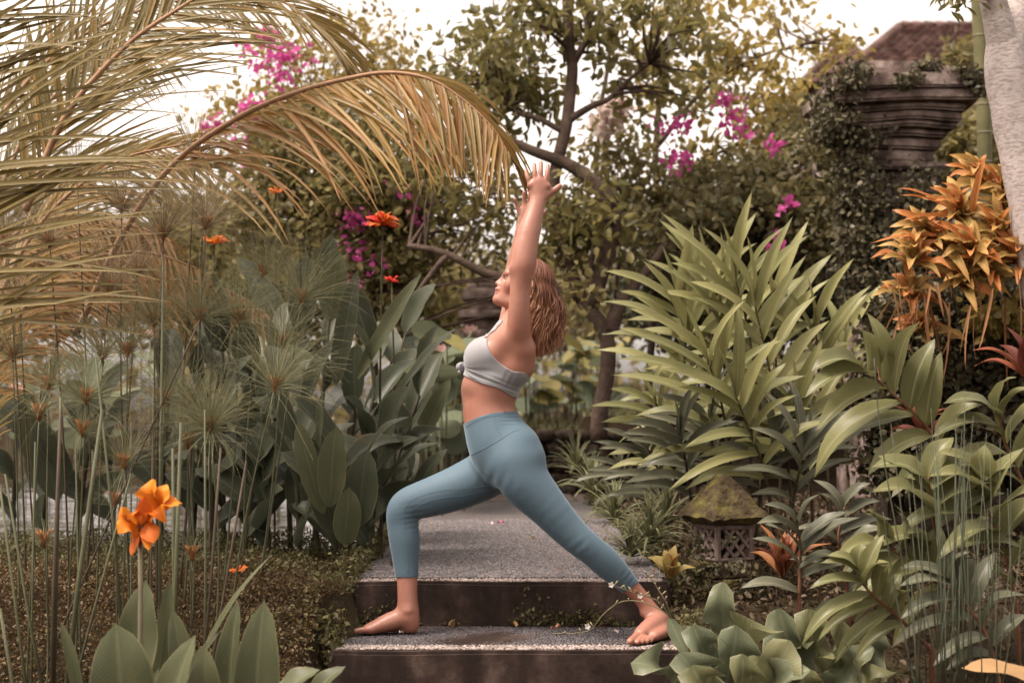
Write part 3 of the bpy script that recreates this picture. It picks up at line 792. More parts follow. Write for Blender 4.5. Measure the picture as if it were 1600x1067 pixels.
    def spot(px, py, Y, r, colr, amt):
        c = at(px, py, Y); d = np.linalg.norm(V - np.array(c), axis=1) / (r / scale_at(Y))
        w = np.clip(1 - d, 0, 1)[:, None] * amt
        base[:] = base * (1 - w) + np.array(colr) * w
    for sg in (-1, 1):
        spot(790, 449, Y0 + sg * .05, 17, (0.44, 0.17, 0.12), .5)
    for q in ((775, 452.5), (775, 457)):
        for dy in (-.015, -.007, 0, .007, .015): spot(q[0], q[1], Y0 + dy, 5.5, (0.32, 0.08, 0.072), .75)
    for q in ((829, 287), (837, 284), (845, 283), (853, 285)): spot(q[0], q[1], 5.19, 7, (0.36, 0.14, 0.10), .7)
    spot(806, 417, 5.13, 18, (0.29, 0.11, 0.075), .75)
    spot(640, 940, 5.36, 26, (0.29, 0.12, 0.085), .4)
    low = np.clip((0.10 - V[:, 2]) / 0.10, 0, 1)[:, None] * 0.45
    base = base * (1 - low) + np.array([0.34, 0.135, 0.095]) * low
    person = empty('person', (0.0, Y0, 0.0))
    person['label'] = 'woman in grey knotted crop top and blue leggings lunging with both arms raised'
    person['category'] = 'person'
    off = np.array([0.0, Y0, 0.0])

    m, nt, b = new_mat('skin')
    a = nt.nodes.new('ShaderNodeAttribute'); a.attribute_name = 'Col'
    f, _ = noise_tex(nt, 28, 6, 0.7)
    nt.links.new(mixc(nt, math_n(nt, 'MULTIPLY', f, 0.45), a.outputs['Color'], (0.31, 0.125, 0.085)), b.inputs['Base Color'])
    b.inputs['Roughness'].default_value = 0.40; b.inputs['Specular IOR Level'].default_value = 0.5
    b.inputs['Subsurface Weight'].default_value = 0.18; b.inputs['Subsurface Radius'].default_value = (0.012, 0.004, 0.002); b.inputs['Subsurface Scale'].default_value = 0.6
    g, _ = noise_tex(nt, 260, 4); bump(nt, b, g, 0.3, 0.0012)
    mot = np.array([noise.noise(Vector(p) * 11.0) * .6 + noise.noise(Vector(p) * 31.0) * .4 for p in V[::1]])[:, None]
    base = base * (1 + mot * np.array([.10, .20, .22]))
    np_obj('body', V - off, Q, m, person, attrs={'Col': np.c_[base, np.ones(len(V))]})

    # -------- clothing: pieces of the body surface, cut along clean lines and set proud of the skin
    T = np.concatenate([Q[:, [0, 1, 2]], Q[:, [0, 2, 3]]])
    def cut(V, T, g):
        """keep the part with g > 0 of a triangle mesh, new vertices on the line g = 0"""
        pos = g > 0; c = pos[T].sum(1)
        out = [T[c == 3]]; newv = []; base_i = len(V); pairs_l = []
        for cc in (1, 2):
            S = T[c == cc]
            if not len(S): continue
            lone = pos[S] if cc == 1 else ~pos[S]
            k = lone.argmax(1); r = np.arange(len(S))
            A, B, Cc = S[r, k], S[r, (k + 1) % 3], S[r, (k + 2) % 3]
            pairs_l.append((cc, A, B, Cc))
        allp = np.concatenate([np.concatenate([np.stack([A, B], 1), np.stack([A, Cc], 1)]) for cc, A, B, Cc in pairs_l])
        srt = np.sort(allp, 1); uniq, inv = np.unique(srt, axis=0, return_inverse=True); inv = inv.ravel()
        t = g[uniq[:, 0]] / (g[uniq[:, 0]] - g[uniq[:, 1]])
        newv = V[uniq[:, 0]] * (1 - t[:, None]) + V[uniq[:, 1]] * t[:, None]
        o = 0
        for cc, A, B, Cc in pairs_l:
            ab = base_i + inv[o:o + len(A)]; ac = base_i + inv[o + len(A):o + 2 * len(A)]; o += 2 * len(A)
            if cc == 1: out.append(np.stack([A, ab, ac], 1))
            else: out.append(np.stack([ab, B, Cc], 1)); out.append(np.stack([ab, Cc, ac], 1))
        T2 = np.concatenate(out); V2 = np.concatenate([V, newv])
        used = np.unique(T2); mp = np.full(len(V2), -1); mp[used] = np.arange(len(used))
        return V2[used], mp[T2], used
    def cloth(name, g, offset, mat, disp=None):
        VN = N
        V2, T2, used = cut(V, T, g)
        # normals on the cut mesh from the body normals by averaging
        N2 = vnormals(V2, T2)
        d = np.full(len(V2), offset)
        if disp is not None: d = d + disp(V2)
        V3 = V2 + N2 * d[:, None]
        o = np_obj(name, V3 - off, T2, mat, person)
        s = o.modifiers.new('thickness', 'SOLIDIFY'); s.thickness = offset + 0.001; s.offset = -1
        return o, V3, T2
    # leggings
    wl_x = [700, 724, 745, 768, 800, 830]; wl_y = [668, 663, 652.5, 645.5, 643, 642]
    PXf, PYf = proj(V, True)
    g = PYf - np.interp(PXf, wl_x, wl_y)
    front = 901.5 - PY
    back = -((PX - 987.5) * 0.58 + (PY - 916.5) * 0.81)
    g = np.where(PX < 720, np.minimum(g, front), np.where(PX > 880, np.minimum(g, back), g))
    # (kept on the lower body only: everything above the waist line has g < 0)
    m, nt, b = new_mat('legging_fabric')
    f, _ = noise_tex(nt, 3, 3)
    nt.links.new(ramp(nt, f, [(0.3, (0.080, 0.124, 0.158)), (0.7, (0.094, 0.144, 0.182))]), b.inputs['Base Color'])
    b.inputs['Roughness'].default_value = 0.62; b.inputs['Specular IOR Level'].default_value = 0.25
    b.inputs['Sheen Weight'].default_value = 0.35; b.inputs['Sheen Roughness'].default_value = 0.4
    b.inputs['Sheen Tint'].default_value = (0.6, 0.75, 0.85, 1)
    f2, _ = noise_tex(nt, 900, 2); bump(nt, b, f2, 0.15, 0.0008)
    leg_mat = m
    def leg_disp(P):
        x, y = proj(P)
        d = np.zeros(len(P))
        # folds behind the front knee, at the back knee, at the crotch and at the waist
        def folds(cx, cy, ang, wl, rad, amp):
            u = (x - cx) * math.cos(ang) + (y - cy) * math.sin(ang)
            r2 = ((x - cx) ** 2 + (y - cy) ** 2) / rad ** 2
            return amp * np.sin(u * 2 * math.pi / wl) * np.exp(-r2)
        d += folds(650, 810, math.radians(80), 8, 20, .0012) + folds(902, 860, math.radians(50), 15, 20, .0008)
        d += folds(770, 760, math.radians(20), 17, 28, .0010) + folds(798, 655, math.radians(90), 6, 12, .0013) + folds(980, 905, math.radians(40), 9, 16, .0008)
        return d
    lg, LV, LT = cloth('leggings', g, 0.0035, leg_mat, leg_disp)
    bvh = BVHTree.FromPolygons([Vector(v) for v in LV], [tuple(t) for t in LT])
    seam_mat = flat_mat('seam_thread', (0.115, 0.175, 0.225), rough=0.8)
    camp = Vector((0, 0, CAMZ))
    def seam(pts, r=0.0011, parent=lg, name='seam', tree=bvh, mat=seam_mat):
        out = []
        for q in catmull([(a, b) for a, b in pts], 40):
            d = (at(q[0], q[1], 5.0) - camp).normalized()
            h = tree.ray_cast(camp, d)
            if h[0] is not None: out.append(h[0] + h[1] * 0.0003)
        if len(out) < 3: return
        mb = MB()
        run = [out[0]]
        for p in out[1:]:
            if (p - run[-1]).length > 0.06:
                if len(run) > 2: mb.tube(run, r, 5)
                run = [p]
            else: run.append(p)
        if len(run) > 2: mb.tube(run, r, 5)
        if mb.v:
            o = mb.build(name, mat, parent); o.location = -Vector(off)
            o.data.transform(Matrix.Translation(-Vector(off))); o.location = (0, 0, 0)
    seam([(736, 711), (752, 703), (780, 688), (800, 675), (811, 671)])
    seam([(769, 647), (774, 664), (785, 684)])
    seam([(736, 712), (745, 730), (760, 747), (784, 765)])
    seam([(775, 757), (735, 762), (690, 766), (655, 776), (640, 784), (631, 800), (632, 830), (636, 865), (637, 897)], r=0.0009)
    seam([(770, 764), (730, 773), (690, 778), (662, 786), (645, 797), (639, 812)], r=0.0009)
    seam([(619, 896), (636, 897.5), (653, 896)], r=0.0009)
    seam([(971, 919), (983, 914), (993, 904)], r=0.0009)
    seam([(728, 667), (746, 657), (768, 650), (800, 648)], r=0.0009)

    # crop top
    poly = [(786, 501), (779, 513), (765, 523), (761.5, 537), (769, 555), (784, 569.5), (802, 580), (822, 584), (826, 606), (806, 620), (780, 607.5), (752, 598), (735, 591), (724, 586),
            (712, 584), (706, 560), (725, 530), (752, 512), (772, 500)]
    pp = catmull(poly + [poly[0]], 120)
    def poly_sd(x, y):
        best = np.full(len(x), 1e9); inside = np.zeros(len(x), bool)
        for (ax_, ay_), (bx_, by_) in zip(pp[:-1], pp[1:]):
            ex, ey = bx_ - ax_, by_ - ay_; wx, wy = x - ax_, y - ay_
            t = np.clip((wx * ex + wy * ey) / max(ex * ex + ey * ey, 1e-9), 0, 1)
            best = np.minimum(best, (wx - ex * t) ** 2 + (wy - ey * t) ** 2)
            cnd = ((ay_ <= y) & (by_ > y)) | ((by_ <= y) & (ay_ > y))
            xi = ax_ + (y - ay_) / np.where(by_ - ay_ == 0, 1e-9, by_ - ay_) * ex
            inside ^= cnd & (x < xi)
        return np.where(inside, 1, -1) * np.sqrt(best)
    gt = poly_sd(PXf, PYf)
    yc = np.abs(V[:, 1] - Y0) * 398
    scoop = np.where(PXf < 800, np.maximum(yc - 22, (PYf - 545)), 1e3)     # low neckline between the straps
    strap = np.where((PXf < 800) & (PYf < 530), 38 - yc, 1e3)
    gt = np.minimum(gt, np.minimum(scoop, strap))
    gt = np.where((np.abs(V[:, 1] - Y0) > 0.17), -np.abs(gt) - 1, gt)
    m, nt, b = new_mat('grey_jersey')
    f, _ = noise_tex(nt, 6, 3)
    nt.links.new(ramp(nt, f, [(0.3, (0.255, 0.25, 0.26)), (0.7, (0.295, 0.29, 0.30))]), b.inputs['Base Color'])
    b.inputs['Roughness'].default_value = 0.8; b.inputs['Specular IOR Level'].default_value = 0.2
    b.inputs['Sheen Weight'].default_value = 0.3
    f2, _ = noise_tex(nt, 700, 2); bump(nt, b, f2, 0.2, 0.0008)
    top_mat = m
    def top_disp(P):
        x, y = proj(P, True)
        d = np.zeros(len(P))
        ang = np.arctan2(y - 572, x - 722); r = np.hypot(x - 722, y - 572)
        fan = np.sin(ang * 17 + 0.5 + r * 0.03) * np.exp(-((ang - .48) / .38) ** 2) * np.clip(r / 14, 0, 1) * np.clip(1.25 - r / 95, 0, 1)
        d += .0026 * fan
        hemd = (y - (586 + (x - 724) * 0.415))           # bunched rolls along the hem and towards the back
        d += .0016 * np.sin(hemd * 0.75 + x * .03) * np.exp(-((hemd + 9) / 10) ** 2) * np.clip((x - 735) / 30, 0, 1)
        d += .0014 * np.sin(((x - 800) * 0.9 + (y - 595) * .5) * 0.62) * np.exp(-((x - 797) ** 2 + (y - 597) ** 2) / 15 ** 2)
        d += .004 * np.exp(-((y - 545) / 40) ** 2) * np.clip((770 - x) / 30, 0, 1)
        return d
    tp, TV, TT = cloth('crop_top', gt, 0.0045, top_mat, top_disp)
    tb = BVHTree.FromPolygons([Vector(v) for v in TV], [tuple(t) for t in TT])
    edge_mat = flat_mat('top_binding', (0.31, 0.305, 0.31), rough=0.85)
    seam([(786.5, 505), (780, 514), (767, 524.5), (763.5, 537), (770.5, 554), (785, 568.3), (802, 578.3), (815, 582.5)], r=0.0016, parent=tp, name='binding', tree=tb, mat=edge_mat)
    seam([(730, 585.5), (752, 594.5), (780, 603.5), (804, 616)], r=0.0014, parent=tp, name='hem', tree=tb, mat=edge_mat)
    # the knot at the front
    k0 = at(721, 573, Y0 - 0.01)
    mb = MB()
    for i in range(5):
        a0 = i * 1.3
        pts = []
        for j in range(9):
            t = j / 8 * 2 * math.pi * 0.8 + a0
            pts.append(k0 - Vector(off) + Vector((math.cos(t) * .011 + (-.004 if i % 2 else .003), (i - 2) * .006 + math.sin(t * 1.5) * .004, math.sin(t) * .012)))
        mb.tube(pts, [.005 + .0022 * math.sin(j / 8 * math.pi) for j in range(9)], 7)
    mb.tube([k0 - Vector(off) + Vector((0, -.016, 0)), k0 - Vector(off) + Vector((0, .016, 0))], .011, 10)
    mb.tube([k0 - Vector(off) + Vector((-.004, -.006, -.004)), k0 - Vector(off) + Vector((-.008, -.012, -.02)), k0 - Vector(off) + Vector((-.004, -.014, -.03))], [.006, .006, .003], 7)
    mb.build('knot', top_mat, tp)

    # -------- eyes, brows
    eye_mat = flat_mat('eye_white', (0.42, 0.36, 0.32), rough=0.2); iris_mat = flat_mat('iris', (0.05, 0.03, 0.02), rough=0.15)
    brow_mat = flat_mat('brow_hair', (0.16, 0.085, 0.055), rough=0.7)
    for sg in (-1, 1):
        c = at(792.5, 434.6, Y0 + sg * 0.0315) - Vector(off)
        bm = bmesh.new(); bmesh.ops.create_uvsphere(bm, u_segments=14, v_segments=10, radius=.0105)
        me = bpy.data.meshes.new('eye'); bm.to_mesh(me); bm.free(); me.materials.append(eye_mat)
        eo = link('eye', me, person); eo.location = c
        mb = MB(); mb.tube([Vector((-.0098, sg * .001, .0015)), Vector((-.0115, sg * .001, .0018))], [.0052, .003], 10); mb.build('iris', iris_mat, eo)
        mb = MB(); pts = [at(a_, b_, Y0 + sg * yy) - Vector(off) for a_, b_, yy in ((788.8, 431.6, .021), (787.6, 430.9, .031), (790.5, 431.4, .041), (794, 433, .047))]
        mb.tube([Vector(p) for p in catmull(pts, 9)], [.0008, .0012, .0013, .0013, .0013, .0013, .0012, .001, .0008], 5); mb.build('eyelash', brow_mat, person)
        mb = MB(); pts = [at(a_, b_, Y0 + sg * yy) - Vector(off) for a_, b_, yy in ((785.3, 426.6, .013), (785.9, 424.4, .028), (789.5, 424.2, .044), (795, 427, .055))]
        mb.tube([Vector(p) for p in catmull(pts, 9)], [.0006, .0012, .0015, .0015, .0014, .0013, .0011, .0008, .0005], 6); mb.build('eyebrow', brow_mat, person)

    # -------- hair: wavy locks hanging from the crown to the shoulder blades
    m, nt, b = new_mat('hair'); L = nt.links
    uv = nt.nodes.new('ShaderNodeUVMap'); sx = nt.nodes.new('ShaderNodeSeparateXYZ'); L.new(uv.outputs[0], sx.inputs[0])
    geo = nt.nodes.new('ShaderNodeNewGeometry')
    c1 = ramp(nt, geo.outputs['Random Per Island'], [(0.0, (0.06, 0.020, 0.011)), (0.5, (0.155, 0.054, 0.028)), (1.0, (0.29, 0.115, 0.060))])
    c2 = ramp(nt, geo.outputs['Random Per Island'], [(0.0, (0.12, 0.044, 0.022)), (0.5, (0.34, 0.150, 0.078)), (1.0, (0.62, 0.34, 0.19))])
    t = math_n(nt, 'POWER', sx.outputs[0], 1.4)
    L.new(mixc(nt, t, c1, c2), b.inputs['Base Color'])
    b.inputs['Roughness'].default_value = 0.45; b.inputs['Specular IOR Level'].default_value = 0.35
    hair_mat = m
    hr = random.Random(4)
    C0 = Vector(at(826, 441, Y0)); S = scale_at(Y0)
    up = Vector((0.34, 0, 0.94)).normalized(); fw = Vector((-0.94, 0, 0.34)).normalized(); lat = Vector((0, 1, 0))
    rx, ry, rz = 38 / S, 31 / S, 35 / S          # fore-aft, lateral, vertical
    HV, HF, HU = [], [], []
    def lock(pts, r, nseg=5, flat=0.55):
        pts = [Vector(p) for p in pts]; b0 = len(HV); m_ = len(pts); prev = None
        for i, p in enumerate(pts):
            tt = (pts[min(i + 1, m_ - 1)] - pts[max(i - 1, 0)]).normalized()
            out_ = (p - C0); out_.z *= 0.2
            u = out_ - tt * out_.dot(tt); u = u.normalized() if u.length > 1e-6 else tt.orthogonal().normalized()
            w = tt.cross(u)
            q = i / (m_ - 1); rr = r * (0.6 + 0.8 * math.sin(min(1, q * 1.3) * math.pi * .62)) * (1 if q < .75 else max(.12, 1 - (q - .75) / .25 * .9))
            for k in range(nseg):
                a_ = 2 * math.pi * k / nseg
                HV.append(p + u * math.cos(a_) * rr * flat + w * math.sin(a_) * rr); HU.append((q, k / nseg))
        for i in range(m_ - 1):
            for k in range(nseg):
                a_ = b0 + i * nseg + k; b_ = b0 + i * nseg + (k + 1) % nseg
                HF.append((a_, b_, b_ + nseg, a_ + nseg))
    NL = 1700
    grp = {}
    TH = 1.42
    for i in range(NL):
        # root on the scalp: polar angle from the crown, azimuth around (0 = face)
        az = hr.uniform(-math.pi, math.pi); th = hr.uniform(0.03, TH)
        if abs(az) < 1.2 and th > 0.5: th = hr.uniform(0.03, 0.5)
        inner = hr.random(); layer = 1.0 + 0.13 * inner
        def on(a2, t2, lay):
            d = fw * math.cos(a2) * math.sin(t2) + lat * math.sin(a2) * math.sin(t2) + up * math.cos(t2)
            return C0 + fw * d.dot(fw) * rx * lay + lat * d.dot(lat) * ry * lay + up * d.dot(up) * rz * lay
        tgt_az = max(abs(az), 1.6) + hr.uniform(0, .25)
        tgt_az = math.copysign(min(math.pi, tgt_az), az)
        pts = []
        for j in range(6):
            q = j / 5
            pts.append(on(az + (tgt_az - az) * q, th + (TH - th) * q, layer))
        p = pts[-1]
        backness = max(0.0, -math.cos(tgt_az))
        endpx = 834 + 40 * backness ** 0.8 * (0.45 + .55 * inner) + hr.uniform(-6, 6)
        endpy = hr.uniform(536, 559) - 14 * max(0, (endpx - 855) / 25)
        if hr.random() < .25: endpy -= hr.uniform(8, 40)
        e = at(endpx, endpy, Y0)
        endy = Y0 + (p.y - Y0) * (0.95 + .2 * inner) + hr.uniform(-.012, .012)
        # locks gather into waves: the phase depends on the place round the head
        key = (round(tgt_az * 5), int(inner * 3))
        if key not in grp: grp[key] = (hr.uniform(0, 6.28), hr.uniform(.009, .016), hr.uniform(1.5, 2.1), hr.uniform(-.6, 1.2))
        ph, wa, fr, flick = grp[key]; ph += hr.uniform(-.25, .25); wa *= hr.uniform(.75, 1.2); flick += hr.uniform(-.3, .3)
        for j in range(1, 17):
            q = j / 16
            z = p.z + (e.z - p.z) * q
            g_ = min(1, q * 1.6)
            bul = math.sin(min(1, q * 1.15) * math.pi) * (.010 + .012 * inner)
            x = p.x + (e.x - p.x) * (q ** .9) + wa * math.sin(ph + q * fr * 2 * math.pi) * g_ + bul * backness + .013 * flick * max(0, q - .8) / .2
            y = p.y + (endy - p.y) * q + math.copysign(bul * .5, p.y - Y0) + wa * math.cos(ph + q * fr * 2 * math.pi) * g_
            pts.append(Vector((x, y, z)))
        lock(pts, hr.uniform(.0013, .0034), nseg=4, flat=.6)
        if i % 7 == 0:          # stray hairs round the outline
            sx_, sy_ = hr.uniform(-.004, .022), hr.uniform(-.012, .012)
            lock([q_ + Vector((sx_, sy_, .004)) * min(1, j_ / 14) + Vector((hr.gauss(0, .0015), hr.gauss(0, .0015), 0)) for j_, q_ in enumerate(pts)], .0006, nseg=3)
    HVa = np.array([tuple(v) for v in HV]) - off
    np_obj('hair', HVa, np.array(HF), hair_mat, person, uvs=np.array(HU))
    # scalp cap under the locks so that no skin shows between them
    gs = ((V - np.array(C0)) @ np.array(fw))
    upc = ((V - np.array(C0)) @ np.array(up))
    gcap = np.where(np.linalg.norm(V - np.array(C0), axis=1) < 0.125, np.minimum(0.052 - gs + 0.35 * upc, upc + 0.035 - 0.5 * np.minimum(gs, 0)), -0.05)
    gcap = gcap.astype(float)
    V2, T2, _u = cut(V, T, gcap)
    N2 = vnormals(V2, T2)
    np_obj('scalp_hair', V2 + N2 * .004 - off, T2, flat_mat('hair_base', (0.13, 0.065, 0.04), rough=.6, scale=60), person)
    return person
build_person()
# ================================================================== PLANT TOOLS
UP = Vector((0, 0, 1)); TOCAM = Vector((0, -1, 0))
def prof(kind, t):
    if kind == 'lance': w = (t ** .62) * ((1 - t) ** .80) / .357
    elif kind == 'canna': w = (t ** .60) * ((1 - t) ** .62) / .428
    elif kind == 'strap': w = min(1, .55 + t * 2.2) * (1 - t ** 5) ** .8 * (1 - .25 * t)
    elif kind == 'blade': w = min(1, .4 + t * 4) * (1 - t) ** .45
    elif kind == 'round': w = min(1.0, (t * (1 - t)) ** .42 / .558) * (.85 + .15 * t)
    elif kind == 'spoon': w = min(1, .35 + .65 * smoothstep(0.05, .55, t)) * min(1, ((1 - t) / .28)) ** .5
    elif kind == 'petal': w = min(1, .25 + .75 * smoothstep(0.0, .6, t)) * min(1, ((1 - t) / .35)) ** .55
    else: w = math.sin(math.pi * t)
    return max(0.0, min(1.05, w))
_leafc = {}
def unit_leaf(kind, var, mat, arch, fold, wave, n=8, m=2):
    key = (kind, var, mat.name, arch, fold, wave, n, m)
    if key in _leafc: return _leafc[key]
    V, U, F = [], [], []
    sd = var * 5.3 + 1
    for i in range(n + 1):
        t = i / n; w = prof(kind, min(.998, max(.004, t)))
        zc = arch * (4 * t * (1 - t)) * (1 + .35 * (t - .5)) ; xc = t
        bend = .035 * math.sin(t * 3 + sd) * (1 - t) * t * 4
        for j in range(-m, m + 1):
            v = j / m
            z = zc + fold * abs(v) * w * (1 - .4 * t) + wave * math.sin(t * (9 + var) + sd + (1.5 if v > 0 else 0)) * abs(v) ** 2 * w
            V.append((xc + (0 if abs(v) < .01 else -.02 * abs(v)), v * w * .5, z)); U.append((t, (v + 1) / 2))
            V[-1] = (V[-1][0], V[-1][1] + bend, V[-1][2])
    k = 2 * m + 1
    for i in range(n):
        for j in range(2 * m):
            a = i * k + j; F.append((a, a + k, a + k + 1, a + 1))
    me = bpy.data.meshes.new('leaf'); me.from_pydata(V, [], F)
    me.polygons.foreach_set('use_smooth', [True] * len(F))
    uvl = me.uv_layers.new(name='UVMap'); li = np.empty(len(me.loops), dtype=np.int32); me.loops.foreach_get('vertex_index', li)
    uvl.data.foreach_set('uv', np.array(U, dtype=np.float32)[li].ravel()); me.materials.append(mat)
    _leafc[key] = me; return me
def frame(d, hint):
    x = d.normalized(); z = hint - x * hint.dot(x)
    if z.length < 1e-4: z = x.orthogonal()
    z.normalize(); y = z.cross(x)
    return x, y, z
def leaf_bt(parent, base, tip, W, mat, kind='lance', var=None, hint=UP, arch=.10, fold=.12, wave=.03, name='leaf', n=10, m=2, org=None):
    """leaf from base to tip (world); width W metres; arch = how far the blade bows towards hint"""
    if var is None: var = rng.randrange(4)
    base = Vector(base); tip = Vector(tip); d = tip - base; L = d.length
    x, y, z = frame(d, Vector(hint))
    ratio = min((.02, .05, .08, .12, .17, .23, .3, .4, .55), key=lambda q: abs(q - W / max(L, 1e-6)))
    me = unit_leaf(kind, var, mat, round(arch, 2), round(fold * 1.5 * ratio, 3), round(wave * 2.5 * ratio, 3), n, m)
    o = bpy.data.objects.new(name, me); COL.objects.link(o)
    org = Vector(org) if org is not None else Vector((0, 0, 0))
    b = base - org
    o.matrix_local = Matrix(((x.x * L, y.x * W, z.x * L, b.x), (x.y * L, y.y * W, z.y * L, b.y), (x.z * L, y.z * W, z.z * L, b.z), (0, 0, 0, 1)))
    if parent is not None: o.parent = parent
    return o
def jit(v, a): return Vector(v) + Vector((rng.uniform(-a, a), rng.uniform(-a, a), rng.uniform(-a, a)))
def tube_obj(name, pts, rad, mat, parent, org, n=6):
    org = Vector(org); mb = MB(); mb.tube([Vector(p) - org for p in pts], rad, n); return mb.build(name, mat, parent)
def pxcurve(pts, n): return [Vector(p) for p in catmull([tuple(at(*q)) for q in pts], n)]

# foliage of trees and shrubs: many small folded leaves
def leaf_cloud(C, size, seed, aspect=.5, up=.5, fold=.25, droop=.3):
    """C: (n,3) leaf base points"""
    r = np.random.RandomState(seed); n = len(C)
    d = r.normal(0, 1, (n, 3)); d[:, 2] -= droop; d /= np.linalg.norm(d, axis=1, keepdims=True)
    nr = r.normal(0, 1, (n, 3)) * .7; nr[:, 2] += up; nr -= d * (nr * d).sum(1, keepdims=True); nr /= np.maximum(np.linalg.norm(nr, axis=1, keepdims=True), 1e-6)
    sd = np.cross(nr, d); L = size * r.uniform(.6, 1.25, n)[:, None]; W = L * aspect * r.uniform(.8, 1.2, n)[:, None] * .5
    V = np.zeros((n, 6, 3)); f = fold * W
    V[:, 0] = C; V[:, 3] = C + d * L - nr * L * .12
    V[:, 1] = C + d * L * .32 + sd * W + nr * f; V[:, 2] = C + d * L * .68 + sd * W * .8 + nr * f * .6
    V[:, 5] = C + d * L * .32 - sd * W + nr * f; V[:, 4] = C + d * L * .68 - sd * W * .8 + nr * f * .6
    q = np.array([[0, 1, 2, 3], [0, 3, 4, 5]]); F = (q[None] + (np.arange(n) * 6)[:, None, None]).reshape(-1, 4)
    return V.reshape(-1, 3), F
def clump_points(blobs, seed, dens):
    """blobs: (px, py, Y, rx_px, ry_px, depth_m, clumps, leaves per clump, clump radius m)"""
    r = np.random.RandomState(seed); P = []; cc = []
    for (px, py, Y, rx, ry, dz, nc, nl, rc) in blobs:
        c = np.array(at(px, py, Y)); s = scale_at(Y)
        for _ in range(nc):
            u = r.normal(0, 1, 3); u /= np.linalg.norm(u); u *= r.uniform(.25, 1) ** .45
            q = c + u * np.array([rx / s, dz, ry / s]); cc.append(q)
            k = max(3, int(nl * dens * r.uniform(.5, 1.4)))
            g = r.normal(0, 1, (k, 3)) * rc * r.uniform(.7, 1.3) * np.array([1, 1, .75]); P.append(q + g)
    return np.concatenate(P), np.array(cc)
def shrub(name, label, cat, blobs, leaf, mat, base, seed, bark, trunk_r=.04, aspect=.5, dens=1.0, twigs=True, flowers=None, limbs=None, up=.5, droop=.3):
    base = Vector(base); E = empty(name, base); tag(E, label, cat)
    P, cc = clump_points(blobs, seed, dens)
    V, F = leaf_cloud(P - np.array(base), leaf, seed + 1, aspect, up, droop=droop)
    np_obj('crown', V, F, mat, E)
    r = random.Random(seed)
    mb = MB()
    if limbs:
        for pts, rad in limbs:
            rad = (rad[0] * .82, rad[1] * .8)
            c = pxcurve(pts, 4 * len(pts)); m_ = len(c)
            c = [p + Vector((noise.noise(p * 3), 0, noise.noise(p * 3 + Vector((9, 0, 0))))) * .03 for p in c]
            mb.tube([p - base for p in c], [rad[0] + (rad[1] - rad[0]) * i / (m_ - 1) for i in range(m_)], 8)
    else:
        top = Vector(cc.mean(0)); mid = (base + top) / 2 + Vector((r.uniform(-.1, .1), 0, 0))
        mb.tube([Vector(p) - base for p in catmull([tuple(base), tuple(mid), tuple(top)], 8)], [trunk_r * (1 - .09 * i) for i in range(8)], 7)
    mb.build('trunk', bark, E)
    if twigs:
        tw = MB()
        anchors = [v + base for v in mb.v[::8]]
        for q in cc:
            q = Vector(q); a = min(anchors, key=lambda p: (p - q).length + (0.6 if p.z > q.z else 0))
            if (a - q).length < .05: continue
            mid = (a + q) / 2 + Vector((r.uniform(-.1, .1), r.uniform(-.1, .1), r.uniform(-.02, .14))) * (a - q).length
            tw.tube([Vector(p) - base for p in catmull([tuple(a), tuple(mid), tuple(q)], 6)], [trunk_r * .30, trunk_r * .26, trunk_r * .2, trunk_r * .16, trunk_r * .12, trunk_r * .07], 4, cap=False)
        tw.build('branches', bark, E)
    if flowers:
        fb, fsize, fmat = flowers
        for k, one in enumerate([(f[0] + r.uniform(-1, 1) * f[3] * .8, f[1] + r.uniform(-1, 1) * f[4] * .8, f[2], 1, 1, .02, 1, f[7], f[8] * 1.25) for f in fb for _ in range(max(2, int(f[6] * .6)))]):
            P2, _ = clump_points([one], seed + 9 + k, 1.0); V, F = leaf_cloud(P2 - np.array(base), fsize, seed + 5 + k, .85, .4, .4, droop=.2)
            np_obj('flower_cluster', V, F, fmat, E)['kind'] = 'stuff'
    return E
# ------------------------------------------------------------------ plant materials
bark_dark = simple_mat('dark_bark', [(0.3, (0.035, 0.024, 0.018)), (0.7, (0.10, 0.07, 0.052))], scale=9, rough=.95, bstr=.8, bdist=.02, bscale=40)
bark_brown = simple_mat('brown_bark', [(0.3, (0.05, 0.033, 0.026)), (0.7, (0.125, 0.088, 0.068))], scale=9, rough=.95, bstr=.8, bdist=.02, bscale=40)
lf_tree = leaf_mat('tree_leaf', (0.06, 0.062, 0.026), (0.22, 0.185, 0.068), island=True, trans=.42)
lf_yel = leaf_mat('yellow_green_leaf', (0.12, 0.10, 0.035), (0.38, 0.28, 0.085), island=True, trans=.35)
lf_bush = leaf_mat('shrub_leaf', (0.06, 0.056, 0.025), (0.24, 0.195, 0.075), island=True, trans=.4)
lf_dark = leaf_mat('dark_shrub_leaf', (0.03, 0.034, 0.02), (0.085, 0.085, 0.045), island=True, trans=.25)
lf_far = leaf_mat('far_leaf', (0.09, 0.075, 0.038), (0.24, 0.195, 0.09), island=True, trans=.3)
lf_ivy = leaf_mat('creeping_fig_leaf', (0.04, 0.036, 0.022), (0.125, 0.105, 0.058), island=True, trans=.15)
lf_magenta = leaf_mat('magenta_bract', (0.40, 0.035, 0.20), (0.62, 0.12, 0.36), island=True, trans=.35, spec=.2)
lf_blush = leaf_mat('blush_petal', (0.62, 0.43, 0.38), (0.8, 0.66, 0.60), island=True, trans=.35, spec=.2)

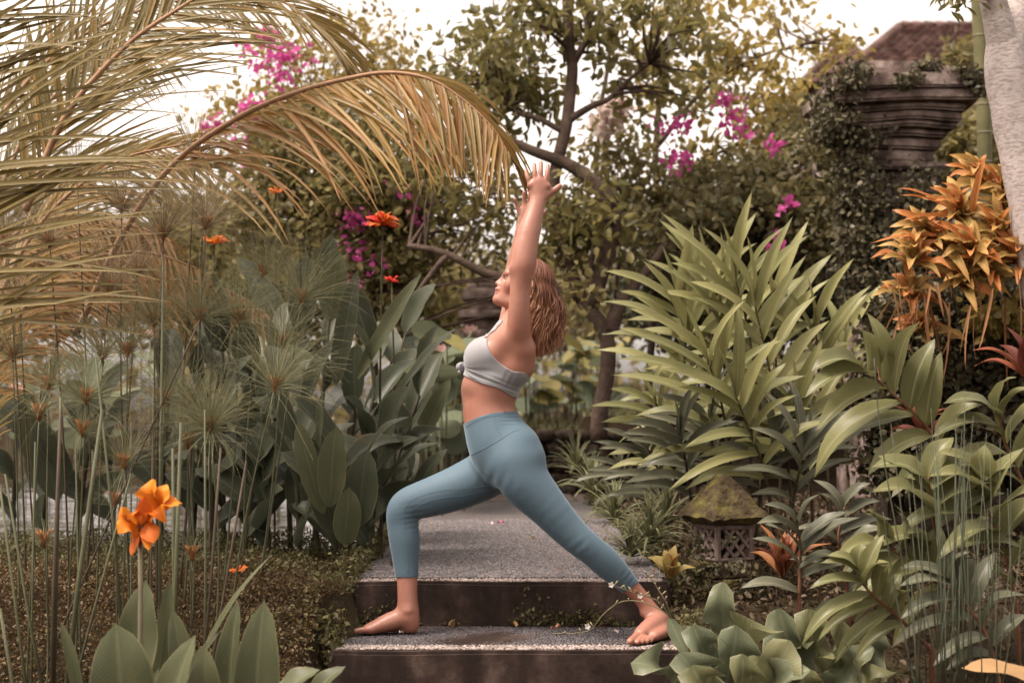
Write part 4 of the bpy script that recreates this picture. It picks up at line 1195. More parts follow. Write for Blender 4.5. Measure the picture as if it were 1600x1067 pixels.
# ================================================================== TREES AND SHRUBS BEHIND
g0 = lambda px, Y: Vector((at(px, 700, Y).x, Y, ground_z(at(px, 700, Y).x, Y)))
shrub('gnarled_tree', 'gnarled brown tree with dark leafy crown rising behind the raised hands', 'tree',
      [(790, 60, 9.6, 95, 60, .6, 18, 26, .12), (720, 130, 10.2, 80, 60, .6, 16, 26, .12), (790, 150, 9.8, 70, 45, .6, 14, 26, .12), (910, 20, 9.4, 120, 40, .6, 16, 24, .12), (1010, 50, 9.5, 100, 60, .7, 18, 24, .12),
       (990, 110, 9.8, 50, 50, .5, 6, 20, .12), (1070, 130, 10, 70, 70, .6, 10, 24, .12), (930, 345, 9.4, 60, 45, .5, 18, 30, .12), (880, 390, 9.6, 70, 36, .5, 14, 30, .12), (720, 290, 9.6, 60, 60, .5, 8, 26, .12)],
      .10, lf_tree, g0(935, 9.3), 21, bark_brown, .045, aspect=.46, up=.3, droop=.6,
      limbs=[([(935, 690, 9.3), (945, 600, 9.3), (948, 530, 9.3), (915, 478, 9.35), (890, 430, 9.4), (876, 350, 9.4), (866, 280, 9.4), (882, 200, 9.4), (894, 120, 9.5), (886, 50, 9.5), (884, -60, 9.5)], (.068, .045)),
             ([(955, 520, 9.3), (965, 480, 9.3), (1000, 440, 9.5), (1040, 380, 9.7)], (.07, .03)), ([(905, 462, 9.35), (850, 455, 9.35), (800, 440, 9.4), (755, 425, 9.4), (700, 400, 9.4), (640, 385, 9.5)], (.06, .025)),
             ([(962, 330, 9.3), (930, 290, 9.3), (880, 255, 9.35), (820, 232, 9.4), (760, 205, 9.5), (700, 190, 9.6)], (.075, .02)), ([(962, 330, 9.3), (950, 400, 9.3), (920, 480, 9.35)], (.075, .07)),
             ([(886, 190, 9.4), (925, 165, 9.4), (960, 150, 9.4), (1010, 100, 9.5)], (.035, .015)), ([(892, 110, 9.5), (915, 60, 9.5), (905, -20, 9.5)], (.035, .02)), ([(890, 60, 9.5), (850, 10, 9.5), (830, -50, 9.5)], (.03, .02)),
             ([(884, 210, 9.4), (845, 190, 9.4), (800, 170, 9.6), (760, 130, 9.8)], (.03, .012)), ([(700, 400, 9.4), (665, 440, 9.4), (640, 470, 9.4)], (.03, .012)), ([(940, 470, 9.3), (920, 430, 9.3), (935, 360, 9.35)], (.045, .02)) ])
shrub('slender_tree', 'slender yellow green tree with small leaves and open crown at upper right', 'tree',
      [(1090, 50, 11.2, 80, 60, .8, 14, 24, .13), (1160, 110, 11, 70, 60, .8, 15, 26, .13), (1235, 180, 11, 60, 60, .7, 18, 30, .14), (1230, 20, 11.6, 70, 18, .6, 5, 20, .11), (1290, 75, 11.5, 35, 32, .5, 8, 26, .11), (1060, 130, 11.2, 60, 70, .7, 8, 24, .13), (1170, 240, 11, 80, 40, .6, 14, 28, .14)],
      .095, lf_yel, g0(1012, 11), 31, bark_brown, .035, aspect=.5, droop=.6,
      limbs=[([(1010, 700, 11), (1022, 450, 11), (1025, 250, 11), (1035, 130, 11), (1060, 20, 11), (1070, -60, 11)], (.04, .02)), ([(1026, 230, 11), (1090, 150, 11), (1180, 90, 11.1), (1290, 60, 11.3)], (.028, .01)), ([(1024, 300, 11), (1100, 250, 11), (1200, 200, 11)], (.028, .01)), ([(940, 420, 11), (935, 300, 11), (938, 180, 11), (960, 60, 11)], (.03, .02))])
shrub('bougainvillea', 'large bougainvillea shrub with magenta bracts behind the arching palm frond', 'shrub',
      [(620, 235, 10.6, 120, 60, .7, 34, 62, .14), (560, 320, 10.4, 140, 70, .7, 50, 70, .14), (700, 270, 10.5, 90, 80, .7, 18, 46, .14), (480, 260, 10.7, 90, 90, .6, 30, 66, .14), (620, 400, 10.4, 100, 40, .5, 24, 64, .13), (420, 330, 10.6, 70, 90, .5, 24, 66, .13), (770, 340, 10.4, 50, 50, .5, 8, 50, .13), (850, 310, 9.0, 50, 30, .3, 6, 22, .12), (900, 440, 9.0, 40, 40, .3, 7, 24, .12)],
      .07, lf_bush, g0(600, 10.6), 41, bark_dark, .04, aspect=.6,
      flowers=([(552, 346, 9.9, 13, 11, .08, 6, 16, .04), (560, 385, 10, 18, 9, .08, 4, 10, .04), (575, 412, 9.9, 14, 8, .08, 4, 10, .04), (548, 436, 9.9, 10, 8, .08, 4, 12, .035), (650, 335, 9.9, 8, 6, .06, 3, 9, .03), (625, 295, 9.9, 12, 6, .06, 3, 9, .035), (700, 240, 9.9, 20, 20, .06, 4, 6, .04)], .048, lf_magenta))
shrub('flowering_vine', 'tall thin yellow leaved shrub with heavy magenta flower clusters at upper left', 'shrub',
      [(440, 130, 11.6, 70, 80, .6, 20, 40, .15), (540, 90, 11.8, 70, 60, .6, 20, 30, .14), (620, 120, 11.9, 60, 36, .5, 14, 28, .14), (590, 50, 12, 50, 30, .5, 5, 18, .12), (390, 210, 11.5, 60, 60, .6, 16, 44, .14), (500, 170, 11.7, 90, 40, .5, 16, 40, .14)],
      .075, lf_yel, g0(470, 11.6), 51, bark_dark, .03, aspect=.55,
      flowers=([(420, 88, 10.9, 26, 28, .1, 9, 14, .05), (465, 90, 10.9, 26, 18, .1, 9, 14, .05), (440, 120, 10.9, 18, 14, .1, 4, 12, .05), (398, 165, 10.9, 14, 16, .1, 6, 22, .05), (392, 215, 10.9, 12, 10, .1, 4, 18, .04), (400, 245, 10.9, 14, 14, .1, 5, 22, .04), (325, 200, 10.9, 12, 12, .1, 4, 16, .04), (430, 58, 11, 18, 10, .1, 5, 18, .04)], .06, lf_magenta))
shrub('bougainvillea', 'bushy flowering shrub with pink and magenta sprays left of the gate pillar', 'shrub',
      [(1180, 330, 10.2, 130, 70, .7, 42, 60, .14), (1250, 275, 10.4, 90, 70, .6, 34, 60, .14), (1100, 310, 10.6, 90, 60, .6, 26, 56, .14), (1290, 350, 10, 70, 70, .5, 26, 60, .13), (1060, 380, 10.2, 80, 50, .5, 24, 56, .13), (1270, 200, 10.6, 50, 40, .5, 12, 50, .13)],
      .08, leaf_mat('light_shrub_leaf', (0.075, 0.072, 0.036), (0.22, 0.185, 0.085), island=True, trans=.3), g0(1180, 10.3), 61, bark_dark, .04, aspect=.55,
      flowers=([(1066, 245, 9.6, 16, 12, .08, 6, 16, .035), (1056, 200, 9.6, 15, 10, .08, 5, 18, .04), (1122, 150, 9.6, 12, 10, .08, 4, 14, .035), (1142, 178, 9.6, 16, 12, .08, 4, 14, .04), (1150, 200, 9.6, 10, 9, .08, 3, 16, .04), (1215, 228, 9.6, 8, 7, .08, 3, 12, .03), (1240, 325, 9.4, 20, 8, .08, 4, 12, .04), (1212, 382, 9.4, 6, 6, .05, 2, 12, .03)], .05, lf_magenta))
shrub('blossom_tree', 'small tree with a spray of pale blush blossoms right of the raised hands', 'tree',
      [(965, 250, 10.8, 60, 60, .4, 16, 40, .13), (1000, 320, 10.8, 60, 60, .4, 18, 50, .13)], .08, lf_bush, g0(940, 10.9), 71, bark_brown, .028,
      flowers=([(955, 180, 10.3, 20, 20, .1, 10, 24, .05), (945, 200, 10.3, 10, 12, .1, 4, 18, .04), (975, 172, 10.3, 10, 8, .1, 4, 18, .04), (1245, 272, 10.0, 12, 14, .08, 4, 12, .04)], .07, lf_blush))
# hedges and trees beyond
for i, (lab, bl, mt, lf) in enumerate([
    ('pale olive shrub mass behind the woman\'s hair', [(880, 500, 16.5, 90, 40, .6, 22, 60, .2), (980, 470, 16.6, 90, 60, .6, 22, 60, .2)], lf_far, .10),
    ('rounded green bush behind the canna leaves left of the pedestal', [(680, 480, 15, 60, 55, .8, 40, 80, .2), (600, 460, 14.5, 70, 60, .8, 30, 80, .2)], lf_bush, .09),
    ('tall hazy hedge behind the palm fronds at far left', [(60, 400, 17, 120, 130, 1, 34, 70, .34), (200, 430, 16.5, 120, 100, 1, 34, 70, .3)], lf_far, .15),
    ('leafy shrub behind the papyrus heads left of centre', [(330, 420, 14, 110, 110, .8, 60, 90, .22), (450, 450, 13.5, 90, 90, .8, 40, 80, .22)], lf_bush, .10),
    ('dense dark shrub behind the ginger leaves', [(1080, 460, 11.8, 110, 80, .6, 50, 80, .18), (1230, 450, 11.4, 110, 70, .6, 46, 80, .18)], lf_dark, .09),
    ('far row of pale trees behind the gnarled tree', [(830, 470, 24, 150, 70, 1.5, 34, 60, .42), (1010, 400, 25, 150, 90, 1.5, 36, 60, .42), (640, 430, 24, 130, 80, 1.5, 30, 60, .42)], lf_far, .17),
    ('pale bush behind the gate pillar at far right', [(1420, 330, 16, 130, 130, 1, 50, 90, .3), (1560, 230, 17, 90, 130, 1, 36, 90, .3)], lf_far, .14),
    ('green leafy shrub beside the bamboo cane behind the pillar', [(1500, 92, 11.5, 24, 16, .3, 6, 40, .08), (1500, 215, 11, 36, 50, .4, 18, 50, .12)], lf_bush, .10)]):
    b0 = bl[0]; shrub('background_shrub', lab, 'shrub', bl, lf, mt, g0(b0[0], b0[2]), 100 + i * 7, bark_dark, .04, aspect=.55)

# ---- far wood ahead, plus unseen leaf belts added round the camera for shade
def far_wood_and_shade_belts():
    r = np.random.RandomState(77); P = []
    def belt(n, x0, x1, y0, y1, z0, z1):
        c = np.stack([r.uniform(x0, x1, n), r.uniform(y0, y1, n), z0 + (z1 - z0) * r.uniform(0, 1, n) ** 1.1], 1)
        c = np.repeat(c, 26, 0); P.append(c + r.normal(0, .42, c.shape))
    belt(150, -13, 13, 27, 31, .5, 2.6)
    belt(120, -9, 9, -5.5, -4, .2, 8.0); belt(60, -9, -7, -4, 11, .2, 5.5); belt(60, 7, 9, -4, 13, .2, 5.5)  # out of view: added behind and beside the camera to block low frontal light
    P = np.concatenate(P); V, F = leaf_cloud(P, .30, 78, .55, .5)
    tag(np_obj('far_wood_and_shade_belts', V, F, lf_far), 'hazy olive wood behind everything, with unseen shade belts added around the camera', 'trees', kind='stuff')
far_wood_and_shade_belts()
# ================================================================== COCONUT PALM
lf_palm = leaf_mat('palm_leaflet', (0.16, 0.112, 0.034), (0.38, 0.235, 0.072), rib=(0.40, 0.27, 0.11), rough=.42, trans=.3)
lf_palm_g = leaf_mat('olive_palm_leaflet', (0.10, 0.088, 0.030), (0.26, 0.18, 0.058), rib=(0.32, 0.23, 0.10), rough=.42, trans=.3)
lf_gold = leaf_mat('tawny_palm_leaflet', (0.19, 0.098, 0.030), (0.40, 0.205, 0.062), rib=(0.42, 0.26, 0.11), rough=.45, trans=.3)
lf_dry = leaf_mat('dry_palm_leaflet', (0.17, 0.092, 0.034), (0.38, 0.21, 0.08), rough=.6, trans=.25)
rachis_mat = simple_mat('palm_rachis', [(0.3, (0.24, 0.13, 0.075)), (0.7, (0.38, 0.23, 0.14))], scale=12, rough=.5, bstr=.2)
def build_palm():
    base = Vector((-3.4, 6.6, .1)); E = empty('coconut_palm', base); tag(E, 'coconut palm with long golden green fronds arching in from the left', 'palm')
    tr = pxcurve([(-330, 760, 6.6), (-320, 500, 6.6), (-290, 330, 6.6)], 10)
    tube_obj('trunk', [base - Vector((0, 0, .3))] + tr[1:], [.14] + [.12] * 9, bark_brown, E, base, 10)
    budget = [300]
    def leaflet_geo(p, d, L, W, g, hint, n=7, twist=0.0):
        pts = [p.copy()]; dd = d.normalized(); ds = L / n; dirs = [dd]
        for i in range(n):
            dd = (dd + Vector((0, 0, -1)) * g * (.3 + .9 * i / n)).normalized(); pts.append(pts[-1] + dd * ds); dirs.append(dd)
        V, U = [], []
        for i, (q, dv) in enumerate(zip(pts, dirs)):
            t = i / n; w = W * max(.03, (min(1, .55 + t * 3)) * (1 - t) ** .5) * .5
            x, y, z = frame(dv, hint)
            V += [q - y * w + z * w * .35, q - z * w * .1, q + y * w + z * w * .35]; U += [(t, 0.0), (t, .5), (t, 1.0)]
        F = []
        for i in range(n):
            a = i * 3; F += [(a, a + 3, a + 4, a + 1), (a + 1, a + 4, a + 5, a + 2)]
        return V, F, U
    def frond(pts, n, L0, W, rows, mats, seed, split=True, rad=(.016, .004), t0=0.0, t1=1.0):
        """rows: list of (side vector function, forward lean, gravity)"""
        r = random.Random(seed); curve = pxcurve(pts, 60)
        m_ = len(curve)
        ra = tube_obj('frond', curve, [rad[0] + (rad[1] - rad[0]) * i / (m_ - 1) for i in range(m_)], rachis_mat, E, base, 7)
        jv, jf, ju = [], [], []
        for side, lean, grav, Ls in rows:
            for k in range(n):
                t = t0 + (t1 - t0) * (k + r.uniform(-.25, .25)) / (n - 1); t = max(0, min(1, t)); f = t * (m_ - 1); i = min(int(f), m_ - 2)
                p = curve[i].lerp(curve[i + 1], f - i); T = (curve[i + 1] - curve[i]).normalized()
                S = Vector(side); S = (S - T * S.dot(T)).normalized()
                ln = lean * r.uniform(.75, 1.25); d = T * math.cos(ln) + S * math.sin(ln); d = jit(d, .10)
                env = (.55 + .45 * math.sin(min(1, (t + .12) * 1.1) * math.pi)) * (1 if t < .85 else 1 - (t - .85) * 1.6)
                L = L0 * Ls * env * r.uniform(.88, 1.12)
                hint = Vector((r.uniform(-.4, .4), -1, .5 + r.uniform(-.3, .3)))
                V, F, U = leaflet_geo(p, d, L, W * r.uniform(.75, 1.15), grav * r.uniform(.7, 1.4), hint)
                mt = r.choice(mats)
                if split and budget[0] > 0:
                    budget[0] -= 1
                    mesh_obj('leaflet', [v - base for v in V], F, mt, ra, uvs=U)
                else:
                    b0 = len(jv); jv += [v - base for v in V]; jf += [tuple(x + b0 for x in q) for q in F]; ju += U
        if jv:
            o = mesh_obj('leaflets', jv, jf, mats[0], ra, uvs=ju); o['kind'] = 'stuff'
    G = [lf_palm, lf_palm, lf_palm_g]; O = [lf_palm_g, lf_palm_g, lf_palm]
    # the long arching frond that points at the woman's hands
    frond([(120, 520, 6.1), (190, 370, 6.0), (270, 258, 5.95), (371, 185, 5.9), (460, 146, 5.85), (540, 124, 5.8), (605, 114, 5.75), (665, 122, 5.7), (715, 150, 5.7), (765, 195, 5.7), (795, 240, 5.7)], 84, .70, .022,
          [((.25, -.55, -1), .86, .13, 1.08), ((.15, .9, .35), .62, .26, .95)], [lf_palm, lf_palm, lf_gold], 1, t0=.18)
    # olive fronds from upper left
    frond([(40, 330, 5.6), (85, 215, 5.6), (128, 146, 5.6), (202, 68, 5.65), (270, 20, 5.7), (340, -20, 5.75), (430, -50, 5.8)], 70, .72, .020, [((.8, -.3, -.6), .68, .05, 1.0), ((-.7, .3, .7), .6, .06, .9)], O, 2)
    # rachis out of the picture at left: leaflets reach in across the sky
    frond([(-60, 560, 5.2), (-45, 380, 5.15), (-40, 220, 5.1), (-38, 80, 5.1), (-30, -40, 5.1)], 78, .88, .023, [((1, -.25, -.1), 1.25, .035, 1.0)], O, 3, t0=.05)
    # frond over the top edge
    frond([(230, -60, 6.6), (330, -40, 6.6), (420, -8, 6.6), (480, 28, 6.6), (520, 70, 6.6), (545, 120, 6.6)], 40, .50, .020, [((.5, -.4, -.6), .5, .06, 1.0), ((.3, .5, .8), .5, .12, .9)], [lf_palm], 4, split=False, rad=(.011, .003))
    # further fronds behind, olive
    frond([(-40, 700, 7.0), (-10, 500, 7.0), (40, 380, 7.0), (120, 300, 7.0), (220, 262, 7.0), (310, 262, 7.0)], 72, .66, .019, [((.4, -.5, -1), .7, .14, 1.0), ((-.2, .8, .6), .6, .1, .9)], O, 5, split=False)
    frond([(-60, 480, 7.4), (0, 300, 7.4), (60, 180, 7.4), (150, 100, 7.4), (250, 90, 7.4)], 70, .68, .018, [((.5, -.5, -1), .7, .1, 1.0), ((-.4, .6, .8), .6, .1, .95)], O, 6, split=False)
    frond([(-80, 360, 6.9), (-20, 220, 6.9), (60, 110, 6.9), (160, 40, 6.9), (290, 0, 6.9), (400, 10, 6.9)], 66, .64, .018, [((.5, -.5, -1), .7, .07, 1.0), ((-.4, .6, .8), .6, .1, .95)], O, 16, split=False)
    frond([(-60, 760, 6.2), (-30, 560, 6.2), (20, 420, 6.2), (90, 320, 6.2), (190, 250, 6.2), (290, 225, 6.2)], 72, .64, .018, [((.4, -.5, -1), .7, .12, 1.0), ((-.2, .8, .6), .6, .12, .9)], [lf_palm], 17, split=False)
    # tawny drying fronds hanging low at left
    frond([(-60, 640, 6.4), (0, 545, 6.4), (60, 455, 6.4), (140, 405, 6.4), (230, 395, 6.4), (310, 420, 6.4)], 60, .62, .017, [((.2, -.6, -1), .85, .14, 1.0), ((.0, .7, -.4), .8, .25, .9)], [lf_dry], 7, split=False)
    frond([(-90, 480, 6.7), (-20, 400, 6.7), (60, 350, 6.7), (170, 345, 6.7), (260, 370, 6.7)], 56, .60, .017, [((.2, -.6, -1), .85, .14, 1.0), ((.0, .7, -.2), .7, .25, .9)], [lf_dry], 8, split=False)
    frond([(-80, 560, 7.6), (60, 470, 7.6), (200, 440, 7.6), (330, 445, 7.6), (420, 490, 7.6)], 56, .60, .017, [((.2, -.6, -1), .9, .14, 1.0), ((.0, .7, -.2), .7, .25, .9)], [lf_dry], 9, split=False)
build_palm()
# ================================================================== PAPYRUS
pap_stem = simple_mat('papyrus_stem', [(0.3, (0.062, 0.062, 0.036)), (0.7, (0.115, 0.115, 0.066))], scale=5, rough=.5, bstr=0)
pap_stem_b = simple_mat('brown_papyrus_stem', [(0.3, (0.05, 0.036, 0.026)), (0.7, (0.09, 0.068, 0.045))], scale=5, rough=.5, bstr=0)
pap_ray = leaf_mat('papyrus_ray', (0.12, 0.122, 0.066), (0.23, 0.215, 0.115), island=True, trans=.2)
pap_ray_b = leaf_mat('tawny_papyrus_ray', (0.14, 0.105, 0.06), (0.26, 0.195, 0.115), island=True, trans=.2)
pap_base = simple_mat('papyrus_bract', [(0.3, (0.22, 0.075, 0.03)), (0.7, (0.38, 0.17, 0.065))], scale=40, rough=.7, bstr=0)
def umbel(E, org, c, axis, R_, n, mat, seed, stem, up=.5, spread=1.0):
    r = random.Random(seed); mb = MB(); axis = axis.normalized()
    for i in range(n):
        d = Vector((r.gauss(0, 1), r.gauss(0, 1), r.gauss(0, 1))).normalized()
        d = (d * spread + axis * (up + r.uniform(0, .9))).normalized()
        L = R_ * r.uniform(.75, 1.3); pts = [c.copy()]; dd = d.copy(); k = 6
        g = r.uniform(.04, .38)
        for j in range(k):
            dd = (dd + Vector((0, 0, -1)) * g * (j / k) + Vector((r.gauss(0, .06), r.gauss(0, .06), r.gauss(0, .06)))).normalized(); pts.append(pts[-1] + dd * L / k)
        sd = dd.cross(Vector((r.uniform(-.4, .4), -1, r.uniform(-.4, .4)))); sd = sd.normalized() if sd.length > 1e-3 else Vector((1, 0, 0))
        mb.ribbon([p - org for p in pts], [sd] * (k + 1), [.0013 * (1.15 - .6 * q / k) for q in range(k + 1)])
    mb.build('umbel', mat, stem)
    bb = MB()
    for i in range(14):
        a = i / 14 * 6.28 + r.uniform(-.2, .2); x, y, z = frame(axis, Vector((1, .2, 0)))
        o_ = (y * math.cos(a) + z * math.sin(a))
        bb.tube([c - org - axis * .012, c - org + axis * .012 + o_ * .008, c - org + axis * .032 + o_ * .017, c - org + axis * .05 + o_ * .028], [.004, .0045, .003, .0008], 4)
    bb.build('bract', pap_base, stem)
def papyrus_clump(label, stems, seed):
    b0 = at(stems[0][0], stems[0][1], stems[0][4]); base = Vector((at(stems[0][2], 900, stems[0][4]).x, stems[0][4], ground_z(at(stems[0][2], 900, stems[0][4]).x, stems[0][4])))
    E = empty('papyrus_clump', base); tag(E, label, 'papyrus')
    r = random.Random(seed)
    for i, (tx, ty, bx, by, Y, Rp, n, rad, br) in enumerate(stems):
        top = at(tx, ty, Y); bot = at(bx, by, Y); d = (bot - top).normalized()
        while bot.z > ground_z(bot.x, bot.y) - .03: bot = bot + d * .05
        mid = (top + bot) / 2 + Vector((r.uniform(-.02, .02), r.uniform(-.02, .02), 0))
        c = [Vector(p) for p in catmull([tuple(bot), tuple(mid), tuple(top)], 8)]
        st = tube_obj('stem', c, [rad * (1.15 - .45 * q / 7) for q in range(8)], pap_stem_b if br else pap_stem, E, base, 5)
        if n: umbel(E, base, top, (top - mid), Rp / scale_at(Y), int(n * 1.9), pap_ray_b if br else pap_ray, seed * 50 + i, st)
# columns: umbel px, py, foot px, py, distance, ray length px, rays, stem radius, brown
papyrus_clump('tall papyrus clump with tawny heads before the palm fronds at left', [
    (255, 372, 245, 1000, 5.3, 115, 110, .0052, 1), (321, 356, 285, 860, 5.4, 115, 120, .0055, 1), (170, 455, 135, 900, 5.4, 100, 90, .0045, 1), (78, 385, 110, 950, 5.6, 110, 90, .0045, 1),
    (190, 330, 205, 950, 5.8, 120, 90, .0045, 1), (10, 385, 40, 900, 5.7, 110, 80, .004, 1), (120, 280, 150, 950, 6.0, 120, 80, .004, 1), (305, 250, 270, 900, 6.0, 110, 80, .0045, 1), (30, 470, 60, 950, 5.6, 110, 80, .004, 1), (215, 430, 170, 950, 5.6, 100, 80, .004, 1)], 1)
papyrus_clump('papyrus clump with bushy green heads left of the canna leaves', [
    (329, 672, 335, 1000, 5.0, 88, 230, .0046, 0), (429, 608, 360, 985, 5.05, 115, 130, .0042, 0), (373, 502, 345, 960, 5.4, 95, 110, .0042, 0), (312, 500, 290, 900, 5.3, 105, 110, .0045, 0),
    (470, 470, 400, 950, 5.7, 115, 110, .004, 0), (256, 630, 248, 960, 5.1, 85, 90, .0042, 0), (292, 633, 300, 960, 5.3, 90, 90, .004, 0), (294, 696, 300, 980, 5.2, 80, 60, .004, 0), (440, 540, 400, 950, 5.6, 105, 110, .004, 0), (300, 872, 300, 960, 5.1, 45, 30, .003, 0),
    (410, 430, 380, 900, 6.0, 100, 90, .004, 0), (312, 500, 205, 740, 4.9, 10, 0, .0040, 1)], 2)
papyrus_clump('papyrus clump at the left edge with short rust based heads', [
    (76, 608, 78, 1000, 4.95, 80, 90, .0042, 0), (135, 627, 120, 1000, 4.9, 90, 100, .0045, 0), (61, 652, 45, 990, 4.85, 45, 60, .0038, 0), (128, 677, 110, 990, 4.9, 55, 60, .0038, 0), (199, 554, 205, 980, 5.1, 90, 90, .0042, 0), (241, 507, 225, 960, 5.2, 100, 100, .0045, 0),
    (194, 729, 185, 990, 4.9, 75, 80, .004, 0), (180, 789, 182, 980, 4.9, 50, 40, .0035, 0), (69, 850, 70, 980, 4.8, 45, 40, .0035, 0), (20, 560, 30, 980, 5.2, 90, 80, .004, 0), (160, 560, 150, 980, 5.3, 95, 80, .004, 0)], 3)
# bare cut stems: thick upright ones in front
E = empty('cut_papyrus', at(210, 1020, 4.6)); tag(E, 'bare upright papyrus stems crossing in front at lower left', 'papyrus'); Bs = Vector(E.location)
for (x0, y0, x1, y1, Y, rad) in [(95, 640, 82, 1080, 4.6, .0075), (160, 640, 105, 1080, 4.6, .0085), (95, 620, 84, 1080, 4.62, .006), (270, 700, 272, 1080, 4.7, .007), (283, 660, 262, 1080, 4.65, .008), (345, 700, 312, 1080, 4.7, .0055), (385, 720, 325, 1080, 4.6, .005), (0, 760, 42, 1080, 4.5, .005),
                                 (8, 740, 70, 1080, 4.6, .005), (150, 560, 188, 980, 4.8, .0055), (205, 740, 115, 1080, 4.55, .0045), (55, 690, 50, 1080, 4.7, .004), (320, 640, 318, 1080, 4.8, .0048), (0, 950, 22, 1080, 4.3, .006), (240, 600, 238, 1080, 4.9, .0045), (205, 660, 208, 1080, 4.9, .004), (255, 400, 250, 1080, 5.0, .006), (118, 700, 128, 1080, 4.9, .004)]:
    a, b_ = at(x0, y0, Y), at(x1, y1, Y); b_ = b_ + (b_ - a).normalized() * .25
    tube_obj('stem', [a, (a + b_) / 2 + Vector((rng.uniform(-.01, .01), 0, 0)), b_], [rad * .75, rad, rad * 1.15], pap_stem if rng.random() < .7 else pap_stem_b, E, Bs, 6)

# ================================================================== CANNA
lf_canna = leaf_mat('canna_leaf', (0.040, 0.046, 0.030), (0.088, 0.100, 0.064), spots=True, rib=(0.115, 0.125, 0.082), rough=.38, trans=.18, vein=.12)
lf_canna_l = leaf_mat('pale_canna_leaf', (0.075, 0.085, 0.048), (0.125, 0.135, 0.074), spots=True, rib=(0.15, 0.16, 0.095), rough=.36, trans=.2, vein=.12)
canna_stem = simple_mat('canna_stalk', [(0.3, (0.05, 0.035, 0.026)), (0.7, (0.085, 0.085, 0.05))], scale=6, rough=.6, bstr=0)
def canna_stalk(E, org, px, Y, top_py, lean, nl, seed, L=.46, W=.145, mat=None, foot=None):
    r = random.Random(seed); mat = mat or lf_canna
    x = at(px, 800, Y).x; bot = Vector((x, Y, ground_z(x, Y) - .03)) if foot is None else foot
    H = at(px, top_py, Y).z - bot.z; top = bot + Vector((lean * H, r.uniform(-.08, .08), H * .82))
    c = [Vector(p) for p in catmull([tuple(bot), tuple(bot.lerp(top, .5) + Vector((-lean * .12 * H, 0, .0))), tuple(top)], 9)]
    st = tube_obj('stalk', c, [.013 * (1.2 - .07 * q) for q in range(9)], canna_stem, E, org, 6)
    az = r.uniform(0, 6.28)
    for k in range(nl):
        t = .22 + .78 * k / max(1, nl - 1); f = t * 8; i = min(int(f), 7); p = c[i].lerp(c[i + 1], f - i)
        az += math.pi + r.uniform(-.7, .7)
        el = R(r.uniform(42, 62) + 18 * (t - .5)); Lk = L * r.uniform(.8, 1.15) * (1 if t < .95 else .85)
        d = Vector((math.cos(az) * math.cos(el) * 1.15 + lean * .5, math.sin(az) * math.cos(el), math.sin(el))).normalized()
        droop = r.uniform(.05, .32) if t < .85 else .04
        tip = p + d * Lk - Vector((0, 0, droop * Lk)); hint = Vector((-d.x * .4, -.5 - .3 * r.random(), 1 - .3 * r.random()))
        leaf_bt(st, p, tip, W * r.uniform(.8, 1.15), mat, 'canna', hint=hint, arch=.04 + droop * .35, fold=r.choice((.10, .2, .3)), wave=.03, org=org)
    return st
E = empty('canna_clump', (at(520, 800, 7).x, 7.0, .12)); tag(E, 'dense clump of dark broad canna leaves left of the woman\'s front knee', 'canna'); o_ = Vector(E.location)
for i, (px, Y, ty, lean, nl) in enumerate([(455, 6.9, 430, -.05, 6), (490, 7.2, 400, .05, 6), (525, 7.0, 470, .12, 6), (560, 7.3, 450, .18, 6), (500, 6.5, 560, -.1, 6), (545, 6.5, 560, .12, 6), (585, 6.7, 560, .22, 6), (470, 6.3, 640, -.05, 5),
                                           (575, 6.4, 660, .12, 6), (530, 6.25, 680, .0, 5), (620, 7.6, 640, .15, 5), (420, 7.0, 520, -.1, 5)]):
    canna_stalk(E, o_, px, Y, ty, lean, nl, 300 + i)
# leaves one can pick out in the picture
for (bx, by, tx, ty, Y, W, mt, hint, ar) in [
    (525, 600, 560, 420, 6.2, .10, lf_canna, (-.2, -1, .2), .03), (560, 590, 660, 425, 6.3, .085, lf_canna_l, (-.5, -1, .3), .02), (610, 640, 715, 510, 6.4, .07, lf_canna, (-.6, -.6, .6), .06), (470, 520, 480, 395, 6.8, .15, lf_canna, (0, -1, .1), .02),
    (515, 500, 530, 390, 6.7, .14, lf_canna_l, (.1, -1, .2), .02), (505, 800, 465, 655, 6.0, .10, lf_canna_l, (0, -1, .2), .03), (515, 790, 525, 665, 5.95, .125, lf_canna_l, (.1, -1, .3), .03), (500, 700, 505, 610, 6.0, .05, lf_canna_l, (-.6, -.8, .2), .03),
    (570, 720, 640, 650, 6.1, .07, lf_canna, (-.3, -.5, 1), .12), (600, 760, 690, 690, 6.2, .07, lf_canna, (-.3, -.5, 1), .12), (560, 820, 575, 700, 6.1, .15, lf_canna, (0, -1, .3), .04), (520, 830, 500, 720, 6.1, .14, lf_canna, (0, -1, .3), .04), (540, 850, 545, 760, 6.0, .12, lf_canna_l, (.2, -1, .2), .05),
    (640, 790, 700, 700, 6.6, .09, lf_canna, (-.3, -.8, .6), .08), (620, 700, 690, 560, 7.0, .10, lf_canna, (-.3, -1, .4), .03), (660, 690, 705, 590, 7.2, .10, lf_canna_l, (-.3, -1, .3), .03)]:
    leaf_bt(E, at(bx, by, Y), at(tx, ty, Y - .08), W, mt, 'canna', hint=Vector(hint), arch=ar, fold=.14, org=o_)
E2 = empty('canna_clump', (at(180, 800, 7).x, 7.0, .1)); tag(E2, 'dark canna plants standing in the pond edge behind the papyrus at left', 'canna'); o2 = Vector(E2.location)
